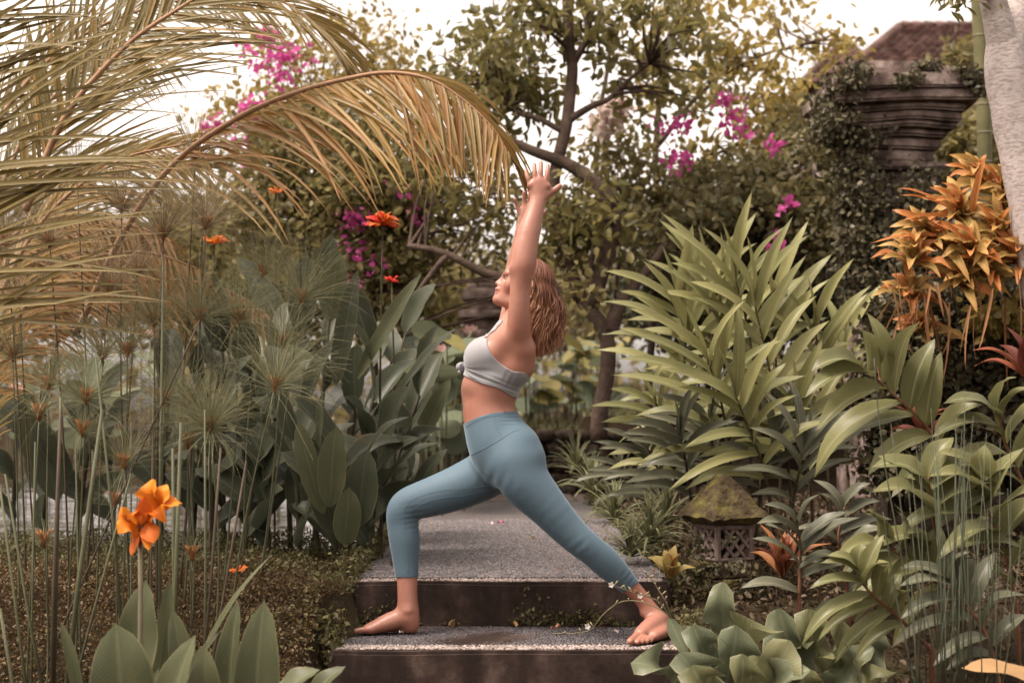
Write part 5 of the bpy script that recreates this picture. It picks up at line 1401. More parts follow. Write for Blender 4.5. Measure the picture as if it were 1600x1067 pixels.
for i, (px, Y, ty, lean, nl) in enumerate([(70, 7.0, 590, 0, 5), (120, 7.2, 600, .1, 5), (180, 7.4, 610, -.1, 5), (250, 7.0, 560, .05, 6), (300, 7.2, 520, .1, 6), (350, 7.0, 480, 0, 6), (390, 6.8, 470, .1, 6), (20, 7.3, 640, 0, 5), (330, 6.6, 640, 0, 5), (380, 6.5, 600, .1, 5), (420, 6.5, 700, 0, 5)]):
    canna_stalk(E2, o2, px, Y, ty, lean, nl, 400 + i, L=.42, W=.14)
for (bx, by, tx, ty, Y, W, mt) in [(70, 760, 38, 600, 6.6, .13, lf_canna_l), (110, 740, 55, 660, 6.5, .10, lf_canna), (90, 780, 60, 650, 6.5, .15, lf_canna)]:
    leaf_bt(E2, at(bx, by, Y), at(tx, ty, Y - .08), W, mt, 'canna', hint=Vector((.2, -1, .2)), arch=.04, fold=.12, org=o2)

# canna flowers
pet_red = leaf_mat('red_canna_petal', (0.52, 0.028, 0.014), (0.68, 0.06, 0.03), rough=.5, trans=.35, spec=.2)
pet_or = leaf_mat('orange_canna_petal', (0.66, 0.155, 0.014), (0.74, 0.22, 0.025), rough=.5, trans=.35, spec=.15, tipc=(0.78, 0.30, 0.04))
pet_or2 = leaf_mat('deep_orange_petal', (0.62, 0.12, 0.02), (0.75, 0.22, 0.04), rough=.5, trans=.35, spec=.2)
def canna_flower(name, label, px, py, Y, size, mats, seed, foot, spread=1.0, n=7):
    c = at(px, py, Y); E = empty(name, foot); tag(E, label, 'flower'); r = random.Random(seed)
    mid = (c + foot) / 2 + Vector((r.uniform(-.02, .02), 0, 0))
    tube_obj('stalk', [Vector(p) for p in catmull([tuple(foot), tuple(mid), tuple(c)], 8)], [.006] * 5 + [.005, .0045, .004], canna_stem, E, foot, 6)
    for k in range(n):
        a = k / n * 6.28 + r.uniform(-.3, .3); el = r.uniform(.1, .9)
        d = Vector((math.cos(a) * spread, math.sin(a) * .7, el)).normalized()
        L = size * r.uniform(.75, 1.15)
        leaf_bt(E, c, c + d * L - Vector((0, 0, .25 * L * r.random())), L * r.uniform(.35, .55), r.choice(mats), 'petal', hint=Vector((0, -.6, 1)), arch=.16, fold=-.15, wave=.08, name='petal', org=foot)
def gfoot(px, Y): x = at(px, 800, Y).x; return Vector((x, Y, ground_z(x, Y) - .02))
canna_flower('canna_flower', 'red canna flower on a tall stalk under the palm frond', 598, 352, 6.4, .095, [pet_red, pet_red, pet_or2], 1, gfoot(600, 6.4), n=20)
canna_flower('canna_flower', 'smaller red canna flower below the tall red one', 612, 440, 6.6, .05, [pet_red], 2, gfoot(612, 6.6))
canna_flower('canna_flower', 'orange canna flower among the brown papyrus heads', 335, 382, 6.2, .08, [pet_or2, pet_or], 3, gfoot(330, 6.2), n=9)
canna_flower('canna_flower', 'small orange canna bloom against the dark shrub above the papyrus', 434, 302, 7.0, .06, [pet_or2], 4, gfoot(430, 7.0))
canna_flower('fallen_flower', 'wilted orange bloom lying on the mossy bank', 372, 893, 5.6, .045, [pet_or2], 5, at(385, 905, 5.6), n=5)

# foreground canna with the bright orange flower
fE = empty('orange_canna', Vector((at(225, 1067, 4.05).x, 4.05, -.42))); fo = Vector(fE.location)
tag(fE, 'foreground canna plant with ruffled bright orange flower at lower left', 'canna')
lf_fc = leaf_mat('fresh_canna_leaf', (0.066, 0.074, 0.040), (0.118, 0.125, 0.064), spots=True, rib=(0.14, 0.145, 0.08), rough=.42, trans=.18, vein=.10)
for (bx, by, tx, ty, Y, W, hint, ar, fd) in [(205, 1180, 180, 972, 3.95, .185, (.35, -1, .25), .05, .14), (215, 1080, 228, 905, 4.15, .12, (-.1, -1, .2), .03, .12), (250, 1190, 306, 990, 3.9, .115, (-.5, -.9, .3), .04, .2), (240, 1150, 345, 985, 4.1, .045, (-.7, -.7, .3), .03, .3),
                                            (290, 1090, 425, 865, 4.2, .032, (-.6, -.5, .7), .05, .35), (395, 1200, 413, 935, 4.1, .135, (.1, -1, .2), .04, .12), (300, 1130, 270, 950, 4.35, .08, (.4, -1, .2), .03, .15), (130, 1130, 94, 968, 4.1, .04, (.7, -.8, .2), .02, .3), (360, 1140, 372, 935, 4.3, .09, (-.5, -1, .2), .03, .2),
                                            (330, 1160, 320, 1010, 3.95, .10, (0, -1, .5), .04, .2), (420, 1110, 500, 1045, 3.95, .09, (0, -.5, 1), .10, .1), (480, 1110, 540, 1040, 4.0, .07, (0, -.5, 1), .12, .1), (240, 1120, 265, 900, 4.5, .06, (.5, -1, .2), .02, .2), (170, 1160, 250, 1040, 4.0, .05, (.2, -1, .4), .03, .3)]:
    leaf_bt(fE, at(bx, by, Y), at(tx, ty, Y), W, lf_fc, 'canna', hint=Vector(hint), arch=ar, fold=fd, wave=.03, org=fo, n=12, m=3)
c0 = at(219, 850, 4.05); tube_obj('stalk', [fo, at(219, 1010, 4.05), at(220, 930, 4.05), c0], [.009, .0075, .0075, .007], simple_mat('flower_stalk', [(0.3, (0.14, 0.12, 0.08)), (0.7, (0.22, 0.19, 0.13))], scale=8, rough=.5, bstr=0), fE, fo, 8)
bud = simple_mat('flower_bud', [(0.3, (0.10, 0.035, 0.03)), (0.7, (0.22, 0.09, 0.06))], scale=20, rough=.5, bstr=0)
for (x1, y1, x2, y2) in [(219, 855, 217, 775), (221, 850, 224, 765), (218, 850, 228, 790)]:
    a, b_ = at(x1, y1, 4.04), at(x2, y2, 4.03); tube_obj('bud', [a, a.lerp(b_, .5), a.lerp(b_, .85), b_], [.005, .0045, .0035, .001], bud, fE, fo, 6)
for (bx, by, tx, ty, W, mt, hint, ar, wv) in [(228, 825, 240, 748, .075, pet_or, (-.3, -1, .2), .05, .25), (232, 805, 280, 786, .07, pet_or, (.1, -.8, .9), .14, .25), (233, 800, 264, 764, .07, pet_or, (.3, -1, .5), .08, .25), (219, 825, 182, 818, .075, pet_or, (-.1, -.9, .6), .16, .25), (219, 822, 192, 792, .07, pet_or, (-.5, -1, .3), .10, .25),
                                              (217, 825, 205, 868, .028, pet_or2, (-.3, -1, 0), .06, .04), (226, 810, 240, 848, .06, pet_or2, (.4, -1, 0), .06, .05), (227, 815, 232, 860, .035, pet_or, (.3, -1, 0), .05, .05), (222, 835, 226, 775, .05, pet_or2, (.2, -1, .1), .05, .05)]:
    leaf_bt(fE, at(bx, by, 4.05), at(tx, ty, 4.0), W, mt, 'round' if W > .065 else 'petal', hint=Vector(hint), arch=ar, fold=-.12, wave=wv, name='petal', org=fo, n=10, m=3)

# ================================================================== LOTUS
lf_lotus = leaf_mat('lotus_leaf', (0.10, 0.125, 0.085), (0.20, 0.215, 0.13), rough=.6, trans=.25)
lf_lotus_y = leaf_mat('yellowing_lotus_leaf', (0.20, 0.185, 0.07), (0.33, 0.27, 0.10), rough=.6, trans=.3)
lotus_pink = leaf_mat('lotus_petal', (0.62, 0.34, 0.31), (0.8, 0.56, 0.52), rough=.6, trans=.3, spec=.2)
def pad_mesh(name, mat, seed):
    r = random.Random(seed); V = [(0, 0, -.12)]; U = [(.5, .5)]; n = 18; ph = r.uniform(0, 6)
    for ring, rr in enumerate((.35, .7, 1.0)):
        for k in range(n):
            a = 2 * math.pi * k / n; w = 1 + .05 * math.sin(a * 3 + ph); z = [-.07, .0, .04][ring] + (.09 * math.sin(a * 2 + ph) + .05 * math.sin(a * 5 + ph)) * rr * rr
            V.append((math.cos(a) * rr * w, math.sin(a) * rr * w, z)); U.append((.5 + .5 * math.cos(a) * rr, .2 + rr * .1))
    F = [(0, 1 + k, 1 + (k + 1) % n) for k in range(n)]
    for ring in range(2):
        for k in range(n):
            a = 1 + ring * n + k; b_ = 1 + ring * n + (k + 1) % n; F.append((a, a + n, b_ + n, b_))
    me = bpy.data.meshes.new(name); me.from_pydata(V, [], F); me.polygons.foreach_set('use_smooth', [True] * len(F)); me.materials.append(mat); return me
PADS = [pad_mesh('leaf', lf_lotus, i) for i in range(3)] + [pad_mesh('leaf', lf_lotus_y, 9)]
lot_stem = flat_mat('lotus_stalk', (0.10, 0.10, 0.055))
def lotus_patch(label, spots, seed, flowers=()):
    r = random.Random(seed); x0 = spots[0]; base = Vector((at(x0[0], x0[1], x0[2]).x, x0[2], 0.0)); E = empty('lotus_patch', base); tag(E, label, 'lotus')
    for (px, py, Y, rp, mi) in spots:
        c = at(px, py, Y); g = ground_z(c.x, c.y); stl = tube_obj('stalk', [Vector((c.x + r.uniform(-.06, .06), c.y, g)), c + Vector((0, 0, -.02))], [.006, .005], lot_stem, E, base, 5)
        o = link('leaf', PADS[mi], stl); s = rp / scale_at(Y); o.location = c - base; o.scale = (s, s, s)
        o.rotation_euler = (R(r.uniform(10, 48)), R(r.uniform(-25, 25)), r.uniform(0, 6.28))
    for (px, py, Y, rp) in flowers:
        c = at(px, py, Y); g = ground_z(c.x, c.y); stl = tube_obj('stalk', [Vector((c.x, c.y, g)), c], [.006, .005], lot_stem, E, base, 5)
        for k in range(13):
            a = k * 2.4; el = .35 + .9 * k / 13; d = Vector((math.cos(a) * math.cos(el), math.sin(a) * math.cos(el), math.sin(el))); L = rp / scale_at(Y)
            leaf_bt(stl, c, c + d * L, L * .55, lotus_pink, 'petal', hint=Vector((-d.x, -d.y, 1)), arch=-.12, fold=.2, name='petal', org=base)
spots = []
for i in range(46):
    r_ = random.Random(900 + i); px = r_.uniform(625, 730); py = r_.uniform(520, 700); spots.append((px, py, r_.uniform(8.8, 11.2), r_.uniform(28, 46), r_.choice((0, 1, 2, 3))))
lotus_patch('bank of yellowing lotus leaves left of the woman\'s waist', spots, 1, [(735, 522, 9.8, 17), (690, 552, 9.6, 17), (640, 560, 10, 12)])
spots = []
for i in range(60):
    r_ = random.Random(1900 + i); px = r_.uniform(815, 985); py = r_.uniform(535, 640); spots.append((px, py, r_.uniform(12.5, 15), r_.uniform(14, 26), r_.choice((0, 1, 2, 3, 3))))
lotus_patch('lotus leaves on the terrace behind the woman\'s back', spots, 2)
spots = []
for i in range(60):
    r_ = random.Random(2900 + i); px = r_.uniform(-20, 470); py = r_.uniform(540, 690); spots.append((px, py, r_.uniform(10, 14.5), r_.uniform(16, 30), r_.choice((0, 0, 1, 2))))
lotus_patch('blue green lotus leaves across the pond behind the papyrus', spots, 3, [(25, 615, 10, 20), (145, 690, 9.5, 12), (160, 770, 9.0, 12), (378, 485, 10, 14), (412, 500, 10, 14), (235, 525, 10, 12)])
pad = mesh_obj('floating_petals', *(lambda V, F: (V, F))([tuple(at(x, y, Y) * 1.0) for x, y, Y in ((130, 846, 8.6), (152, 842, 8.6), (156, 850, 8.5), (134, 853, 8.5))], [(0, 1, 2, 3)]), lotus_pink) if False else None

# ================================================================== GROUND COVER
lf_cover = leaf_mat('ground_cover_leaf', (0.035, 0.021, 0.012), (0.16, 0.105, 0.045), island=True, trans=.2)
lf_cover_g = leaf_mat('green_cover_leaf', (0.055, 0.05, 0.022), (0.15, 0.132, 0.056), island=True, trans=.2)
def cover(name, label, n, xr, yr, size, mat, seed, keep=None, hgt=.05, aspect=.5):
    r = np.random.RandomState(seed); x = r.uniform(*xr, n); y = r.uniform(*yr, n)
    if keep is not None: k = np.array([keep(a, b_) for a, b_ in zip(x, y)]); x, y = x[k], y[k]
    z = np.array([ground_z(a, b_) + hgt * (.3 + noise.noise(Vector((a * 5, b_ * 5, 3)))) for a, b_ in zip(x, y)]) + r.uniform(-.01, hgt, len(x))
    V, F = leaf_cloud(np.stack([x, y, z], 1), size, seed + 1, aspect, .8, droop=-.3)
    o = np_obj(name, V, F, mat); tag(o, label, 'ground cover', kind='stuff'); return o
cover('ground_cover', 'low brownish creeping plants covering the bank at lower left', 64000, (-2.6, -.66), (4.35, 6.3), .0165, lf_cover, 1, keep=lambda a, b_: b_ > 4.5 + .3 * math.sin(a * 4), hgt=.05)
cover('ground_cover_green', 'greener creeping plants along the left edge of the steps and pond', 26000, (-2.8, -.58), (4.9, 7.3), .02, lf_cover_g, 2, hgt=.07, keep=lambda a, b_: a > -1.0 + .25 * math.sin(b_ * 5) or b_ > 5.75 + .2 * math.sin(a * 5))
cover('ground_cover_bed', 'leafy litter and creepers on the planting bed right of the path', 16000, (.66, 3.2), (4.7, 9), .034, leaf_mat('bed_litter_leaf', (0.026, 0.018, 0.011), (0.10, 0.066, 0.034), island=True, trans=.1), 3, hgt=.06)
def crack_weeds():
    r = np.random.RandomState(8); n = 900; x = r.uniform(-.62, .62, n); y = 5.575 - np.abs(r.normal(0, .014, n)); z = np.abs(r.normal(0, .018, n)) * (1.3 + np.sin(x * 9) + np.sin(x * 23) * .7)
    k = (np.sin(x * 7.3) + np.sin(x * 19) * .6 + r.normal(0, .3, n) > -.2); P = np.stack([x, y, np.maximum(z, .002)], 1)[k]
    V, F = leaf_cloud(P, .02, 5, .6, .6, droop=-.4); tag(np_obj('crack_weeds', V, F, lf_cover_g), 'tiny weeds growing where the riser meets the step', 'weeds', kind='stuff')
    for sx, lab in ((-.66, 'creeping weeds hanging over the left end of the steps'), (.66, 'creeping weeds hanging over the right end of the steps')):
        n = 6500; y = r.uniform(5.0, 10.4, n); x = sx + np.sign(sx) * np.abs(r.normal(0, .06, n)) - np.sign(sx) * (.03 + .05 * np.clip((y - 6) / 4, 0, 1) * (1 + np.sin(y * 7))); z = np.where(y < 5.6, r.uniform(-.15, .10, n), r.uniform(.0, .24, n)) + .04 * np.sin(y * 9)
        V, F = leaf_cloud(np.stack([x, y, z], 1), .028, 6, .5, .6); tag(np_obj('edge_weeds', V, F, lf_cover_g), lab, 'weeds', kind='stuff')
crack_weeds()

def leaf_litter():
    r = np.random.RandomState(12); P = []
    for _ in range(46):
        if r.rand() < .45: P.append((np.sign(r.rand() - .5) * r.uniform(.38, .62), r.uniform(5.66, 9.5), .186))
        elif r.rand() < .6: P.append((r.uniform(-.6, .62), r.uniform(5.40, 5.57), .008))
        else: P.append((r.uniform(-.5, .5), r.uniform(5.9, 10), .186))
    V, F = leaf_cloud(np.array(P), .035, 13, .55, 2.5, .35, droop=-.05)
    V[:, 2] = np.maximum(V[:, 2], np.repeat(np.array(P)[:, 2], 6) - .001)
    tag(np_obj('leaf_litter', V, F, leaf_mat('litter_leaf', (0.10, 0.05, 0.025), (0.36, 0.22, 0.10), island=True, trans=.1)), 'small dry leaves scattered along the path edges and steps', 'leaf litter', kind='stuff')
leaf_litter()
# ================================================================== GINGER
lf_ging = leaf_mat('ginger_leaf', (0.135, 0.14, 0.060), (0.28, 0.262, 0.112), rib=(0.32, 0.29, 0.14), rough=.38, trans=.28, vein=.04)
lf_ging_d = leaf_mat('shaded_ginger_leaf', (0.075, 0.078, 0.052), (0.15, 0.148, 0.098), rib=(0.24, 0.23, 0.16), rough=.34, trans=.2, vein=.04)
ging_stem = simple_mat('ginger_stem', [(0.3, (0.06, 0.042, 0.03)), (0.7, (0.11, 0.092, 0.05))], scale=8, rough=.5, bstr=0)
def ginger_stem(E, org, pts, nl, L, W, seed, mat, twist=0.0, t_from=.3):
    r = random.Random(seed); c = pxcurve(pts, 24)
    st = tube_obj('stem', c, [.009 - .005 * i / 23 for i in range(24)], ging_stem, E, org, 6)
    for k in range(nl):
        t = t_from + (1 - t_from) * k / (nl - 1); f = t * 23; i = min(int(f), 22); p = c[i].lerp(c[i + 1], f - i); T = (c[i + 1] - c[i]).normalized()
        sg = 1 if k % 2 else -1
        az = twist + r.uniform(-.45, .45)
        S = Vector((math.cos(az) * sg, math.sin(az) * sg, 0)); S = (S - T * S.dot(T)).normalized()
        an = R(74 - 46 * t + r.uniform(-9, 9)); d = T * math.cos(an) + S * math.sin(an)
        Lk = L * (.72 + .42 * math.sin(min(1, t * 1.15) * math.pi * .75)) * r.uniform(.85, 1.12); dr = ((1 - t) * .40 + .05) * r.uniform(.4, 1.3)
        tip = p + d * Lk - Vector((0, 0, dr * Lk))
        hint = Vector((-d.x * .5 + r.uniform(-.2, .2), -.75, .8))
        leaf_bt(st, p, tip, W * r.uniform(.8, 1.18), mat, 'lance', hint=hint, arch=.05 + dr * .4, fold=r.choice((.12, .22, .3)), wave=.02, org=org)
    # rolled young leaf at the tip
    T = (c[-1] - c[-2]).normalized(); leaf_bt(st, c[-1], c[-1] + (T + Vector((r.uniform(-.15, .15), 0, .1))) * L * .6, W * .45, mat, 'lance', hint=Vector((1, -1, 0)), arch=.02, fold=.3, wave=.0, org=org)
def ginger_clump(label, foot, Y, stems, seed, mat):
    x = at(foot, 800, Y).x; E = empty('ginger_clump', (x, Y, ground_z(x, Y))); tag(E, label, 'ginger'); o = Vector(E.location)
    for i, (pts, nl, L, W, tw) in enumerate(stems):
        q0 = pts[0]; gx = at(q0[0], q0[1], q0[2]); g = Vector((gx.x, gx.y, ground_z(gx.x, gx.y)))
        ginger_stem(E, o, pts, nl, L, W, seed + i, mat, tw)
ginger_clump('tall pale green ginger clump with sword leaves in the middle of the right bed', 1200, 6.4, [
    ([(1240, 830, 6.4), (1228, 700, 6.35), (1205, 590, 6.3), (1178, 470, 6.2)], 13, .48, .070, .1), ([(1190, 820, 6.7), (1185, 640, 6.7), (1170, 520, 6.7), (1150, 440, 6.6)], 12, .48, .07, -.1), ([(1140, 820, 6.8), (1135, 660, 6.8), (1130, 540, 6.75), (1125, 460, 6.7)], 11, .48, .07, .2),
    ([(1220, 820, 6.9), (1218, 660, 6.9), (1212, 560, 6.9), (1205, 480, 6.85)], 10, .46, .066, .0), ([(1150, 830, 6.4), (1140, 710, 6.3), (1125, 620, 6.2), (1105, 560, 6.1)], 11, .44, .064, .1), ([(1210, 840, 6.3), (1195, 740, 6.2), (1170, 670, 6.1), (1150, 620, 6.05)], 10, .40, .06, .2)], 500, lf_ging)
ginger_clump('ginger clump leaning left toward the gnarled tree', 1100, 7.0, [
    ([(1110, 820, 7.2), (1100, 660, 7.2), (1080, 540, 7.1), (1060, 470, 7.0)], 12, .48, .07, .1), ([(1090, 820, 7.0), (1080, 680, 7.0), (1070, 590, 6.9), (1072, 530, 6.8)], 11, .46, .066, -.1), ([(1070, 830, 6.8), (1060, 740, 6.8), (1045, 670, 6.7), (1025, 630, 6.6)], 10, .36, .06, .2), ([(1130, 820, 7.5), (1120, 640, 7.5), (1110, 510, 7.4), (1105, 440, 7.4)], 11, .48, .07, .1)], 520, lf_ging)
ginger_clump('ginger stems with upright narrow leaves beside the ivy clad pillar', 1290, 7.0, [
    ([(1300, 820, 7.0), (1290, 680, 7.0), (1280, 590, 6.9), (1275, 520, 6.8)], 10, .46, .062, .1), ([(1330, 820, 7.3), (1320, 680, 7.3), (1315, 600, 7.2), (1320, 540, 7.2)], 8, .44, .055, -.2), ([(1270, 830, 6.6), (1265, 750, 6.5), (1250, 680, 6.4), (1240, 630, 6.3)], 9, .42, .06, .3)], 540, lf_ging)
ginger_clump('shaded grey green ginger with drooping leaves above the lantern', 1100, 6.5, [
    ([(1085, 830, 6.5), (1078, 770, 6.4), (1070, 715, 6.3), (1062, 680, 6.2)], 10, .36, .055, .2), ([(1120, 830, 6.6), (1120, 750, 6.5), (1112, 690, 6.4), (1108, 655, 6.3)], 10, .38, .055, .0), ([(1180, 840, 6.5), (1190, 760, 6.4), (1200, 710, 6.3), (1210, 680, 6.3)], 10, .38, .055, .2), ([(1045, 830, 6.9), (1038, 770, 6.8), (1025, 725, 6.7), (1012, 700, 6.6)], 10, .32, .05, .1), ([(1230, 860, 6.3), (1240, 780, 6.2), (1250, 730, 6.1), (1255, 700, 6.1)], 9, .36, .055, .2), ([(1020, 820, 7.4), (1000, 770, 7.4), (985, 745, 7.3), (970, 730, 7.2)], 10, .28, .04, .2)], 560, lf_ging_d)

# ================================================================== SPIRAL GINGER (arching red stems)
lf_cost = leaf_mat('costus_leaf', (0.095, 0.098, 0.044), (0.20, 0.19, 0.08), rib=(0.28, 0.28, 0.15), rough=.36, trans=.25, vein=.03)
cost_stem = simple_mat('red_brown_stem', [(0.3, (0.13, 0.055, 0.035)), (0.7, (0.26, 0.13, 0.075))], scale=8, rough=.5, bstr=0)
def costus(label, pts, leaves_n, L, W, seed, mat=lf_cost, t0=.15, droop=.35, side=None):
    c = pxcurve(pts, 26); foot = c[0]; E = empty('spiral_ginger', foot); tag(E, label, 'plant'); r = random.Random(seed)
    g = Vector((foot.x + .02, foot.y + .05, ground_z(foot.x, foot.y) - .02))
    cc = ([g] if g.z < foot.z - .05 else []) + c
    tube_obj('stem', cc, [.0085 - .005 * i / (len(cc) - 1) for i in range(len(cc))], cost_stem, E, foot, 6)
    for k in range(leaves_n):
        t = t0 + (1 - t0) * k / (leaves_n - 1); f = t * 25; i = min(int(f), 24); p = c[i].lerp(c[i + 1], f - i); T = (c[i + 1] - c[i]).normalized()
        sg = 1 if k % 2 else -1
        N_ = T.cross(Vector((0, -1, 0))); N_ = N_.normalized() if N_.length > .1 else Vector((1, 0, 0))
        S = (N_ * sg + Vector((0, r.uniform(-.9, .3), 0))).normalized(); an = R(72 - 40 * t + r.uniform(-12, 12)); d = T * math.cos(an) + S * math.sin(an)
        Lk = L * (.75 + .35 * math.sin(t * math.pi)) * r.uniform(.85, 1.12); dr = droop * r.uniform(.5, 1.3)
        leaf_bt(E, p, p + d * Lk - Vector((0, 0, dr * Lk)), W * r.uniform(.85, 1.15), mat, 'lance', hint=Vector((0, -.6, 1)), arch=.07 + dr * .3, fold=r.choice((.12, .24)), wave=.02, org=foot)
costus('arching plant with broad pale leaves on a red stem before the stone wall', [(1500, 760, 5.1), (1450, 670, 5.05), (1395, 615, 5.0), (1345, 572, 4.95)], 13, .34, .085, 1)
costus('low arching red stem with comb like leaves in the lower right', [(1455, 1015, 4.7), (1400, 960, 4.65), (1355, 920, 4.6), (1340, 885, 4.6)], 14, .22, .05, 2, t0=.25)
costus('upright plant with large folded leaves right of centre under the wall', [(1470, 950, 4.9), (1465, 860, 4.85), (1455, 790, 4.8), (1450, 745, 4.8)], 10, .32, .095, 3, t0=.2)
costus('plant with long leaves at the right edge below the wall', [(1590, 960, 4.9), (1570, 860, 4.85), (1545, 800, 4.8), (1530, 750, 4.8)], 12, .32, .08, 4)
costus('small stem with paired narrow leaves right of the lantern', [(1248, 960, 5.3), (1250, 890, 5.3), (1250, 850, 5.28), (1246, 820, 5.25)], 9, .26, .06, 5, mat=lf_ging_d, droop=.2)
costus('arching stem with overlapping leaves above the comb leaved one', [(1500, 930, 4.9), (1450, 900, 4.85), (1410, 870, 4.8), (1370, 845, 4.75)], 14, .26, .06, 6, t0=.2)
costus('pale leaved stem reaching up in front of the wall at far right', [(1640, 880, 5.1), (1600, 760, 5.1), (1570, 690, 5.05), (1560, 640, 5.0)], 10, .34, .08, 7)
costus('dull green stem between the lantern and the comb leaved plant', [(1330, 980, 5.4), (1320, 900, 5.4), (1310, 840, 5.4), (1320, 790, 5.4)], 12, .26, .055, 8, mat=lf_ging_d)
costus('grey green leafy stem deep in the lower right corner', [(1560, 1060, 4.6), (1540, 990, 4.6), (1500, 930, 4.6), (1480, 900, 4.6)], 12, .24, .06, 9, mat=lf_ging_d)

# red cordylines
lf_red = leaf_mat('red_cordyline_leaf', (0.10, 0.028, 0.02), (0.24, 0.075, 0.04), rough=.4, trans=.2)
lf_redo = leaf_mat('rust_leaf', (0.22, 0.085, 0.035), (0.36, 0.16, 0.06), rough=.5, trans=.25)
def rosette(name, label, cat, px, py, Y, n, L, W, mats, seed, el=(15, 85), kind='lance', arch=.12, lname='leaf', group=None, tilt=Vector((0, 0, 1)), fold=.2, wave=.02, droop=(0, .4)):
    c = at(px, py, Y); E = empty(name, c); tag(E, label, cat, group); r = random.Random(seed); t3 = tilt.normalized(); x, y, _z = frame(Vector((1, 0, 0)) if abs(t3.x) < .9 else Vector((0, 1, 0)), t3)
    for k in range(n):
        a = k * 2.4 + r.uniform(-.3, .3); e = R(el[0] + (el[1] - el[0]) * (k + .5) / n + r.uniform(-6, 6))
        d = (x * math.cos(a) + y * math.sin(a)) * math.cos(e) + t3 * math.sin(e); Lk = L * r.uniform(.75, 1.12); dr = r.uniform(*droop) * math.cos(e)
        leaf_bt(E, c + d * .01, c + d * Lk - Vector((0, 0, dr * Lk)), W * r.uniform(.8, 1.15), r.choice(mats), kind, hint=t3 + TOCAM * .3, arch=arch + dr * .35, fold=fold, wave=wave, name=lname, org=c)
    return E
rosette('cordyline', 'rust red leaved cordyline beside the lantern', 'plant', 1222, 905, 5.75, 14, .26, .045, [lf_red, lf_redo], 1, el=(35, 85))
rosette('cordyline', 'dark wine red leaves against the stone wall under the ginger', 'plant', 1440, 690, 6.2, 10, .26, .06, [lf_red], 2, el=(20, 80))
rosette('cordyline', 'wine red leaves at the right edge of the wall', 'plant', 1600, 590, 5.9, 10, .26, .06, [lf_red], 3, el=(10, 80))
rosette('croton', 'yellow and orange leaved croton at the right end of the step', 'plant', 1048, 905, 5.55, 9, .13, .055, [lf_redo, leaf_mat('yellow_croton_leaf', (0.30, 0.22, 0.07), (0.42, 0.32, 0.12), rough=.4, trans=.25)], 4, el=(30, 85))

# spiky dracaena along the path
lf_drac = leaf_mat('dracaena_leaf', (0.11, 0.118, 0.062), (0.24, 0.23, 0.115), rough=.4, trans=.2)
for i, (lab, px, py, Y, n, L) in enumerate([('spiky green dracaena tuft at the right edge of the path', 1015, 850, 6.2, 60, .27), ('lower spiky dracaena left of the lantern', 985, 870, 6.15, 46, .2), ('spiky tuft behind the stretched knee', 960, 815, 7.0, 46, .24),
                                              ('far spiky tuft where the path narrows at right', 925, 770, 8.4, 46, .28), ('small far tuft beside the low stone wall', 900, 735, 9.6, 40, .3), ('striped spiky tuft beside the lantern roof', 1040, 820, 6.5, 46, .25)]):
    rosette('dracaena', lab, 'plant', px, py, Y, n, L, .017, [lf_drac], 30 + i, el=(5, 85), kind='blade', arch=.10, droop=(.05, .5))

# ================================================================== BROAD LEAVED ROSETTES, lower right
lf_broad = leaf_mat('broad_grey_leaf', (0.070, 0.084, 0.050), (0.145, 0.158, 0.094), spots=True, rib=(0.17, 0.18, 0.115), rough=.36, trans=.15, vein=.10)
lf_broad_y = leaf_mat('yellowing_broad_leaf', (0.10, 0.105, 0.048), (0.17, 0.165, 0.08), spots=True, rib=(0.2, 0.2, 0.12), rough=.4, trans=.2, vein=.10)
def broad(label, leaves, Y, seed):
    f = at(leaves[0][0], leaves[0][1], Y); E = empty('broad_leaved_plant', f); tag(E, label, 'plant'); r = random.Random(seed)
    for (bx, by, tx, ty, W, dY, hint, ar) in leaves:
        leaf_bt(E, at(bx, by, Y + dY + .03), at(tx, ty, Y + dY - .05), W * r.uniform(.8, 1.15), r.choice((lf_broad, lf_broad, lf_broad_y)), r.choice(('round', 'round', 'canna')), hint=Vector(hint) + Vector((r.uniform(-.4, .4), 0, r.uniform(-.2, .4))), arch=ar, fold=r.uniform(.05, .4), wave=r.uniform(.1, .35), org=f, n=12, m=3)
broad('plant with wavy grey green cabbage like leaves at the foot of the lantern', [(1135, 1010, 1130, 908, .155, .25, (0, -1, .3), .06), (1110, 1060, 1082, 975, .15, .0, (-.3, -.9, .5), .10), (1130, 1080, 1150, 975, .17, -.05, (.1, -1, .5), .10), (1150, 1050, 1225, 985, .14, .05, (.1, -.7, .9), .14), (1180, 1090, 1235, 1000, .16, -.1, (.2, -1, .5), .10),
        (1090, 1090, 1060, 1020, .13, -.1, (-.3, -.8, .7), .14), (1150, 1100, 1160, 1020, .16, -.2, (0, -1, .5), .12), (1060, 1085, 985, 1035, .12, .0, (0, -.6, 1), .16), (1110, 1110, 1080, 1040, .14, -.25, (0, -.9, .6), .12), (1200, 1100, 1265, 1045, .14, -.15, (.2, -.8, .8), .14)], 4.75, 1)
broad('plant with large smooth rounded leaves right of the cabbage leaved one', [(1260, 1060, 1215, 950, .16, .1, (-.3, -1, .3), .06), (1265, 1060, 1265, 950, .17, .1, (0, -1, .4), .06), (1280, 1060, 1315, 965, .15, .05, (.3, -1, .4), .08), (1300, 1080, 1365, 1010, .15, .0, (.2, -.8, .8), .12), (1270, 1110, 1250, 1040, .15, -.1, (0, -.9, .6), .12), (1330, 1110, 1400, 1050, .14, -.1, (.2, -.7, .9), .12), (1340, 1060, 1360, 960, .13, .2, (.3, -1, .3), .08)], 4.85, 2)
